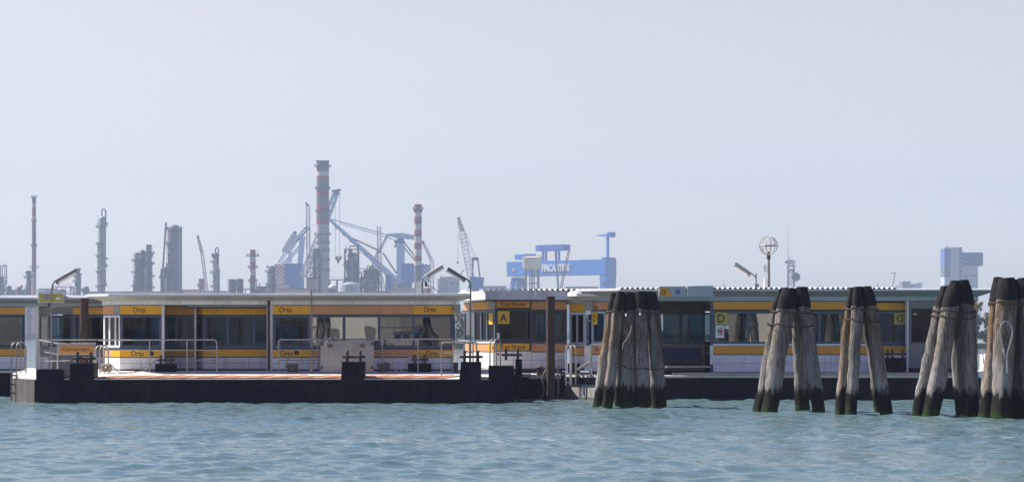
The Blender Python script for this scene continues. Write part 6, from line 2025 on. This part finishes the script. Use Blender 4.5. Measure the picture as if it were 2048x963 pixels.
# ---- the blue gantry crane
yg = 1500.0
gc = thing('gantry_crane', (XI(1120, yg), yg, G0Z), 'huge blue gantry crane with white lettering on its long beam', 'crane')
GA = math.radians(38)
gx = lambda p: XI(1120, yg) + (XI(p, yg) - XI(1120, yg)) / math.cos(GA)      # the crane stands turned to the left
gz = lambda p: ZI(p, yg)
MB().slab([(gx(1014), gz(550)), (gx(1207.5), gz(550)), (gx(1207.5), gz(520.5)), (gx(1012.5), gz(520.5))], yg, yg + 14).build('main_beam', 'ind_blue', gc, smooth=False)
MB().hexa([(gx(1198), yg + 0.2, G0Z - 1), (gx(1206), yg + 0.2, G0Z - 1), (gx(1206), yg + 12.5, G0Z - 1), (gx(1198), yg + 12.5, G0Z - 1)],
          [(gx(1196.5), yg + 0.2, gz(550.2)), (gx(1207.3), yg + 0.2, gz(550.2)), (gx(1207.3), yg + 13.9, gz(550.2)), (gx(1196.5), yg + 13.9, gz(550.2))]).build('box_leg', 'ind_blue', gc, smooth=False)
MB().box(gx(1199), gx(1207.5), yg + 1, yg + 13, gz(520.4), gz(516.5)).build('leg_head', 'ind_blue_dark', gc, smooth=False)
b = MB()
b.slab([(gx(1021), gz(566)), (gx(1032), gz(566)), (gx(1029), gz(552.2)), (gx(1021), gz(552.2))], yg + 1, yg + 12)
for (a, c) in ((1018, 1022), (1036, 1031)):
    b.bar((gx(a), yg + 2, G0Z - 1), (gx(c), yg + 2, gz(560)), 2.4)
    b.bar((gx(a), yg + 11, G0Z - 1), (gx(c), yg + 11, gz(560)), 2.4)
b.build('hinged_leg', 'ind_blue_dark', gc, smooth=False)
MB().box(gx(1069), gx(1123), yg + 2, yg + 11, gz(500), gz(488)).build('trolley', 'ind_blue_dark', gc, smooth=False)
MB().box(gx(1068.5), gx(1076), yg + 1.8, yg + 11.2, gz(499.5), gz(488.5)).build('trolley_end', 'ind_blue', gc, smooth=False)
for p in (1080, 1086, 1106, 1112):
    MB().bar((gx(p), yg + 4, gz(520)), (gx(p), yg + 4, gz(500)), 1.3).build('trolley_leg', 'ind_blue_dark', gc, smooth=False)
MB().bar((gx(1119), yg - 5, gz(500)), (gx(1131), yg - 5, G0Z), 1.1).build('stay_leg', 'ind_navy', gc, smooth=False)
MB().box(gx(1026), gx(1044), yg + 2, yg + 10, gz(516), gz(505.5)).build('cab_house', 'ind_blue', gc, smooth=False)
MB().box(gx(1044.2), gx(1056), yg + 2, yg + 10, gz(516), gz(505)).build('cab_house', 'ind_blue_dark', gc, smooth=False)
for p in (1046, 1051.5):
    MB().box(gx(p), gx(p + 3), yg + 1.7, yg + 1.95, gz(510), gz(507)).build('window', 'ind_white', gc, smooth=False)
b = MB().bar((gx(1203), yg + 6, gz(517)), (gx(1203), yg + 6, gz(476)), 1.6)
b.build('post_crane_mast', 'ind_blue', gc, smooth=False)
MB().box(gx(1204.5), gx(1213), yg + 4, yg + 9, gz(476.5), gz(467)).build('post_crane_house', 'ind_blue_dark', gc, smooth=False)
MB().slab([(gx(1183.5), gz(473.5)), (gx(1204.3), gz(475.5)), (gx(1204.3), gz(470.5)), (gx(1183.5), gz(471.8))], yg + 4.5, yg + 7.5).build('post_crane_arm', 'ind_blue', gc, smooth=False)
MB().box(gx(1025), gx(1030), yg - 0.3, yg - 0.05, gz(539.5), gz(534.5)).build('emblem_panel', 'ind_white', gc, smooth=False)
MB().box(gx(1200), gx(1204), yg - 0.2, yg + .1, gz(568), gz(563.5)).build('emblem_panel', 'ind_silver', gc, smooth=False)
lettering(gc, 'FINCANTIERI', gx(1111.5), gz(534.7), yg - 0.05, gx(1139) - gx(1084.5), gz(527.2) - gz(542.2), 'white_clean', depth=0.3, bold=0.045)

gc.rotation_euler = (0, 0, -GA)

# water tower
yw = 1300.0
wt = thing('water_tower', (XI(1064, yw), yw, G0Z), 'cream round water tank on tall legs in front of the blue gantry beam', 'water tower')
m_ = yw / FPX
MB().lathe(XI(1064, yw), yw, [(9 * m_, ZI(541, yw)), (16 * m_, ZI(538, yw)), (18.6 * m_, ZI(534, yw)), (19.2 * m_, ZI(516, yw)), (19.6 * m_, ZI(515.5, yw)), (19.6 * m_, ZI(514.5, yw)), (10 * m_, ZI(512.5, yw))], 28).build('tank', 'ind_cream', wt)
b = MB()
for k in range(10):
    a = 2 * math.pi * k / 10
    b.cyl((XI(1064, yw) + 15.5 * m_ * math.cos(a), yw + 15.5 * m_ * math.sin(a), G0Z - 1), (XI(1064, yw) + 13.5 * m_ * math.cos(a), yw + 13.5 * m_ * math.sin(a), ZI(538, yw)), 0.42, None, 6)
for py in (566, 552):
    b.tube([(XI(1064, yw) + 14.6 * m_ * math.cos(2 * math.pi * k / 10), yw + 14.6 * m_ * math.sin(2 * math.pi * k / 10), ZI(py, yw)) for k in range(10)], 0.25, 4, closed=True)
b.cyl((XI(1064, yw), yw, G0Z), (XI(1064, yw), yw, ZI(540, yw)), 0.5, None, 10)
b.build('support_legs', 'ind_steel', wt)
b = MB()
for k in range(22):
    a = 2 * math.pi * k / 22
    b.cyl((XI(1064, yw) + 19 * m_ * math.cos(a), yw + 19 * m_ * math.sin(a), ZI(514.5, yw)), (XI(1064, yw) + 19 * m_ * math.cos(a), yw + 19 * m_ * math.sin(a), ZI(510.8, yw)), 0.09, None, 4)
b.tube([(XI(1064, yw) + 19 * m_ * math.cos(2 * math.pi * k / 22), yw + 19 * m_ * math.sin(2 * math.pi * k / 22), ZI(511, yw)) for k in range(22)], 0.1, 4, closed=True)
b.build('gallery_rail', 'ind_rust', wt)

# radio mast
yr_ = 1230.0
rm = thing('radio_mast', (XI(1581, yr_), yr_, G0Z), 'lattice radio mast with dishes and a long whip aerial', 'radio mast')
lattice(rm, P3(1582, 669, yr_), P3(1582, 533, yr_), 4.0, 3.5, 13, ('ind_steel',), 0.45, 0.28, None, 'lattice_mast')
MB().cyl(P3(1576, 533, yr_), P3(1576, 500, yr_), 0.28, 0.16, 6).build('whip_aerial', 'ind_steel', rm)
MB().cyl(P3(1576, 500, yr_), P3(1575.3, 448, yr_), 0.14, 0.05, 6).build('whip_aerial', 'ind_steel', rm)
for (py, w_) in ((532, 8), (527, 7), (522.5, 9), (541, 7)):
    MB().lathe(XI(1581.5, yr_), yr_, [(w_ * yr_ / FPX, ZI(py, yr_)), (w_ * yr_ / FPX, ZI(py - 2, yr_))], 10).build('mast_platform', 'ind_steel', rm)
rr = 9 * yr_ / FPX
MB().cyl((XI(1590.5, yr_), yr_ - 2.5, ZI(553.5, yr_)), (XI(1590.5, yr_), yr_ - 1.0, ZI(553.5, yr_)), rr, rr * .8, 18).build('dish', 'ind_steel', rm)
MB().cyl((XI(1571.5, yr_), yr_ - 2.0, ZI(524, yr_)), (XI(1571.5, yr_), yr_ - .8, ZI(524, yr_)), rr * .28, None, 10).build('dish', 'ind_steel', rm)
b = MB()
for (px, a, c) in ((1584, 533, 517), (1587, 533, 520), (1590, 532, 521), (1579, 532, 512)):
    b.cyl(P3(px, a, yr_), P3(px, c, yr_), 0.18, None, 5)
b.build('antenna_rods', 'ind_steel', rm)

# control tower building
yt = 1500.0
ct = thing('control_tower', (XI(1925, yt), yt, G0Z), 'pale blue harbour office tower with an overhanging glazed box on its right', 'building')
tx = lambda p: XI(p, yt)
tz = lambda p: ZI(p, yt)
MB().box(tx(1889), tx(1899.8), yt, yt + 14, tz(533.5), tz(495.5)).build('wall', 'bldg_slate', ct, smooth=False)
MB().box(tx(1889), tx(1899.8), yt, yt + 14, tz(553), tz(533.6)).build('wall', 'ind_glass', ct, smooth=False)
MB().box(tx(1889), tx(1899.8), yt, yt + 14, G0Z - 1, tz(553.1)).build('wall', 'bldg_pale', ct, smooth=False)
MB().box(tx(1899.9), tx(1918), yt - 0.5, yt + 14, G0Z - 1, tz(494.5)).build('wall', 'bldg_pale', ct, smooth=False)
MB().box(tx(1918.1), tx(1924), yt, yt + 14, G0Z - 1, tz(494)).build('wall', 'bldg_slate', ct, smooth=False)
for k in range(8):
    MB().box(tx(1917.6), tx(1925.5), yt - 0.9, yt - 0.05, tz(504 + k * 8.6), tz(501.5 + k * 8.6)).build('balcony', 'bldg_pale', ct, smooth=False)
MB().box(tx(1924.1), tx(1956), yt, yt + 14, G0Z - 1, tz(531)).build('wall', 'bldg_pale', ct, smooth=False)
MB().box(tx(1924.3), tx(1965.5), yt - 1, yt + 14, tz(531), tz(504.5)).build('office_box', 'bldg_slate', ct, smooth=False)
for r in range(3):
    for k in range(8):
        MB().box(tx(1926 + k * 4.8), tx(1930.2 + k * 4.8), yt - 1.2, yt - 1.02, tz(528.5 - r * 7.6), tz(523 - r * 7.6)).build('window', 'ind_glass', ct, smooth=False)
for (a, c, d_, e_) in ((1929, 1934.5, 549, 555), (1938.5, 1941.5, 549, 552), (1943.5, 1947, 549, 552), (1949, 1953, 548, 552), (1938, 1942, 560, 564), (1929, 1934, 562, 567)):
    MB().box(tx(a), tx(c), yt - 0.2, yt - 0.02, tz(e_), tz(d_)).build('window', 'ind_glass', ct, smooth=False)
b = MB()
for p in (1896, 1904, 1915):
    b.cyl((tx(p), yt + 4, tz(495)), (tx(p), yt + 4, tz(491)), 0.2, None, 5)
b.box(tx(1895), tx(1899), yt + 3, yt + 5, tz(494.4), tz(492.3))
b.build('roof_aerials', 'ind_steel', ct)

# faint ship behind the right roof
ys_ = 1900.0
sp_ = thing('ship', (XI(1800, ys_), ys_, 0), 'faint distant ship with deck cranes behind the right roof', 'ship')
b = MB()
b.slab([(XI(1735, ys_), 0), (XI(1842, ys_), 0), (XI(1846, ys_), ZI(578, ys_)), (XI(1735, ys_), ZI(578, ys_))], ys_, ys_ + 25)
b.build('hull', 'ind_silver', sp_, smooth=False)
MB().box(XI(1806, ys_), XI(1823, ys_), ys_ + 3, ys_ + 20, ZI(578, ys_), ZI(562, ys_)).build('deckhouse', 'ind_steel', sp_, smooth=False)
MB().slab([(XI(1827, ys_), ZI(578, ys_)), (XI(1844, ys_), ZI(578, ys_)), (XI(1846, ys_), ZI(564, ys_)), (XI(1827, ys_), ZI(567, ys_))], ys_ + 3, ys_ + 20).build('deckhouse', 'ind_silver', sp_, smooth=False)
b = MB()
b.bar(P3(1784, 578, ys_), P3(1790, 545, ys_), 0.8); b.bar(P3(1790, 545, ys_), P3(1781, 546, ys_), 0.7); b.bar(P3(1798, 578, ys_), P3(1792, 570, ys_), 0.9); b.bar(P3(1753, 578, ys_), P3(1756, 567, ys_), 1.0)
b.build('deck_crane', 'ind_steel', sp_, smooth=False)
yh = 1210.0
for (px, py, lab) in ((1447.5, 560, 'tiny thin aerial with stays left of the leaning roof lamp'), (1640, 561, 'tiny faint aerial pole right of the radio mast')):
    t = thing('radio_aerial', (XI(px, yh), yh, G0Z), lab, 'aerial', 'tiny aerials over the right roof')
    MB().cyl(P3(px, 669, yh), P3(px, py, yh), 0.22, 0.09, 6).build('pole', 'ind_steel', t)
    b = MB()
    for s in (-1, 1):
        b.cyl(P3(px, py + 8, yh), P3(px + s * 7, py + 14, yh), 0.08, None, 4)
    b.build('stay_wire', 'ind_steel', t)

# ------------------------------------------------------------------ trees on the island shore
LEAFN = 0


def tree(label, px0, px1, py, Y, seed, py_foot=None):
    rnd = random.Random(seed)
    x0, x1, zt = X(px0, Y), X(px1, Y), Z(py, Y)
    cx = (x0 + x1) / 2
    t = thing('tree', (cx, Y, 0.85), label, 'tree', 'trees on the island shore')
    R = (x1 - x0) / 2
    b = MB().tube([(cx, Y, 0.3), (cx + .1 * R, Y, zt * .35), (cx - .05 * R, Y, zt * .75)], [0.22, 0.16, 0.05], 8)
    for k in range(6):
        a = rnd.uniform(0, 6.28)
        z0 = zt * rnd.uniform(.25, .6)
        b.tube([(cx, Y, z0), (cx + R * .5 * math.cos(a), Y + R * .5 * math.sin(a), z0 + zt * .15), (cx + R * .8 * math.cos(a), Y + R * .8 * math.sin(a), z0 + zt * .28)], [0.09, 0.06, 0.02], 6)
    b.build('trunk', 'bark', t)
    b = MB()
    clumps = [(cx + R * rnd.uniform(-.7, .7), Y + R * rnd.uniform(-.7, .7), 0.9 + (zt - 1.2) * rnd.uniform(.08, .95), R * rnd.uniform(.25, .5)) for _ in range(26)]
    for (x, y, z, r) in clumps:
        for q in range(70):
            d = Vector((rnd.gauss(0, 1), rnd.gauss(0, 1), rnd.gauss(0, .8))).normalized() * r * rnd.uniform(.5, 1.05)
            p = Vector((x, y, min(z + d.z, zt))) + Vector((d.x, d.y, 0))
            s = rnd.uniform(.12, .28)
            u = Vector((rnd.uniform(-1, 1), rnd.uniform(-1, 1), rnd.uniform(-1, 1))).normalized() * s
            v = u.orthogonal().normalized() * s * .6
            k = len(b.v)
            b.v += [tuple(p - u), tuple(p + v), tuple(p + u), tuple(p - v)]
            b.f.append((k, k + 1, k + 2, k + 3))
    b.build('crown', 'leaves', t, smooth=False)


tree('dark bushy tree in the gap between the Orto and F.te Nove shelters', 908, 950, 618, 385, 31)
tree('tall tree in the gap right of the right shelter', 1935, 1968, 598, 380, 32)
tree('lower rounded tree just left of the brown pile cluster', 1962, 1985, 618, 384, 33)
tree('small bush at the water in the right gap', 1972, 1998, 640, 376, 34)

# ------------------------------------------------------------------ the quay behind the camera, mirrored in the panes
b = MB()
b.box(-70, 70, -145, -112, -0.8, 1.3)
tag(b.build('quay', 'stone', None, (0, -112, 0), smooth=False), kind='structure')
HL = ['cream house with eight shutters, westmost on the near quay', 'broad ochre house with a low eave on the near quay', 'tall cream house between the ochre and the rose ones', 'rose plastered house in the middle of the near quay',
      'narrow cream house beside the rose one', 'ochre house opposite the D shelter', 'tall pale house near the east end of the quay', 'rose house at the east end of the near quay', 'last cream house on the near quay']
HM = ['plaster_cream', 'plaster_ochre', 'plaster_cream', 'plaster_rose', 'plaster_cream', 'plaster_ochre', 'plaster_cream', 'plaster_rose', 'plaster_cream']
bx = -66
i = 0
while bx < 62 and i < 9:
    wd = 12 + 5 * ((i * 7) % 3)
    hgt = 9 + 2.0 * ((i * 5) % 3)
    t = thing('quay_house', (bx + wd / 2, -130, 1.3), HL[i], 'house', 'houses on the near quay')
    MB().box(bx, bx + wd - .05, -140, -130, 1.25, 1.3 + hgt).build('wall', HM[i], t, smooth=False)
    MB().hexa([(bx - .3, -140.4, 1.3 + hgt), (bx + wd + .2, -140.4, 1.3 + hgt), (bx + wd + .2, -129.6, 1.3 + hgt), (bx - .3, -129.6, 1.3 + hgt)],
              [(bx - .3, -135.2, 3.6 + hgt), (bx + wd + .2, -135.2, 3.6 + hgt), (bx + wd + .2, -134.8, 3.6 + hgt), (bx - .3, -134.8, 3.6 + hgt)]).build('roof', 'tile_roof', t, smooth=False)
    for k in range(int(wd // 5)):
        xx = bx + 2 + k * 5
        MB().box(xx, xx + 1.3, -129.98, -129.9, 1.32, 3.6 if k % 2 else 2.9).build('door', 'shutter', t, smooth=False)
        for r in range(1, int(hgt // 3.4)):
            MB().box(xx, xx + 1.1, -129.98, -129.9, 2.6 + r * 3.4, 4.3 + r * 3.4).build('window', 'shutter', t, smooth=False)
    bx += wd
    i += 1

# boats and piles lying off that quay
def water_bus(label, x0, L, y, hullm, stripem):
    t = thing('water_bus', (x0 + L / 2, y, 0), label, 'boat', 'boats off the near quay')
    pl_ = [(x0, y - .2), (x0 + L * .06, y - 1.3), (x0 + L * .9, y - 1.5), (x0 + L, y), (x0 + L * .9, y + 1.5), (x0 + L * .06, y + 1.3)]
    MB().prism(pl_, -0.3, 0.85).build('hull', hullm, t, smooth=False)
    MB().prism(offset_poly(pl_, 0.04), 0.86, 1.05).build('rubbing_strip', stripem, t, smooth=False)
    MB().box(x0 + L * .2, x0 + L * .82, y - 1.1, y + 1.1, 1.05, 2.9).build('cabin', 'white_clean', t, smooth=False)
    MB().box(x0 + L * .17, x0 + L * .85, y - 1.25, y + 1.25, 2.91, 3.05).build('roof', stripem, t, smooth=False)
    n = max(3, int(L / 2.2))
    for k in range(n):
        a = x0 + L * (.22 + .58 * k / n)
        MB().box(a, a + L * .58 / n * .8, y + 1.102, y + 1.13, 1.7, 2.6).build('window', 'ind_glass', t, smooth=False)
    return t


water_bus('white water boat with a red roof lying off the near quay', -27, 8, -62, 'white_clean', 'red')
water_bus('dark hulled boat with a green roof lying off the near quay', -44, 9, -60, 'navy_hull', 'green_paint')
water_bus('white boat with a red strip off the quay, nearer the middle', -13.5, 5.5, -66, 'white_clean', 'red')
for k, (x, y, lab) in enumerate(((-8.6, -58, 'pair of thick piles off the near quay, west of the middle'), (-36.0, -57, 'pair of thick piles beside the green roofed boat'), (-19.0, -57, 'pair of thick piles beside the red roofed boat'))):
    t = thing('mooring_dolphin', (x, y, 0), lab, 'mooring piles', 'piles off the near quay')
    for j, (dx, ln) in enumerate(((-0.55, 0.35), (0.7, -0.4))):
        po = pile(t, ((x + dx - ln * .3, y, -0.9, .42), (x + dx + ln, y + .2, 3.6, .36), (x + dx + ln * 1.25, y + .25, 4.5, .24)), 90 + k * 2 + j)
        po.color = (.8, .7, .6, 1)
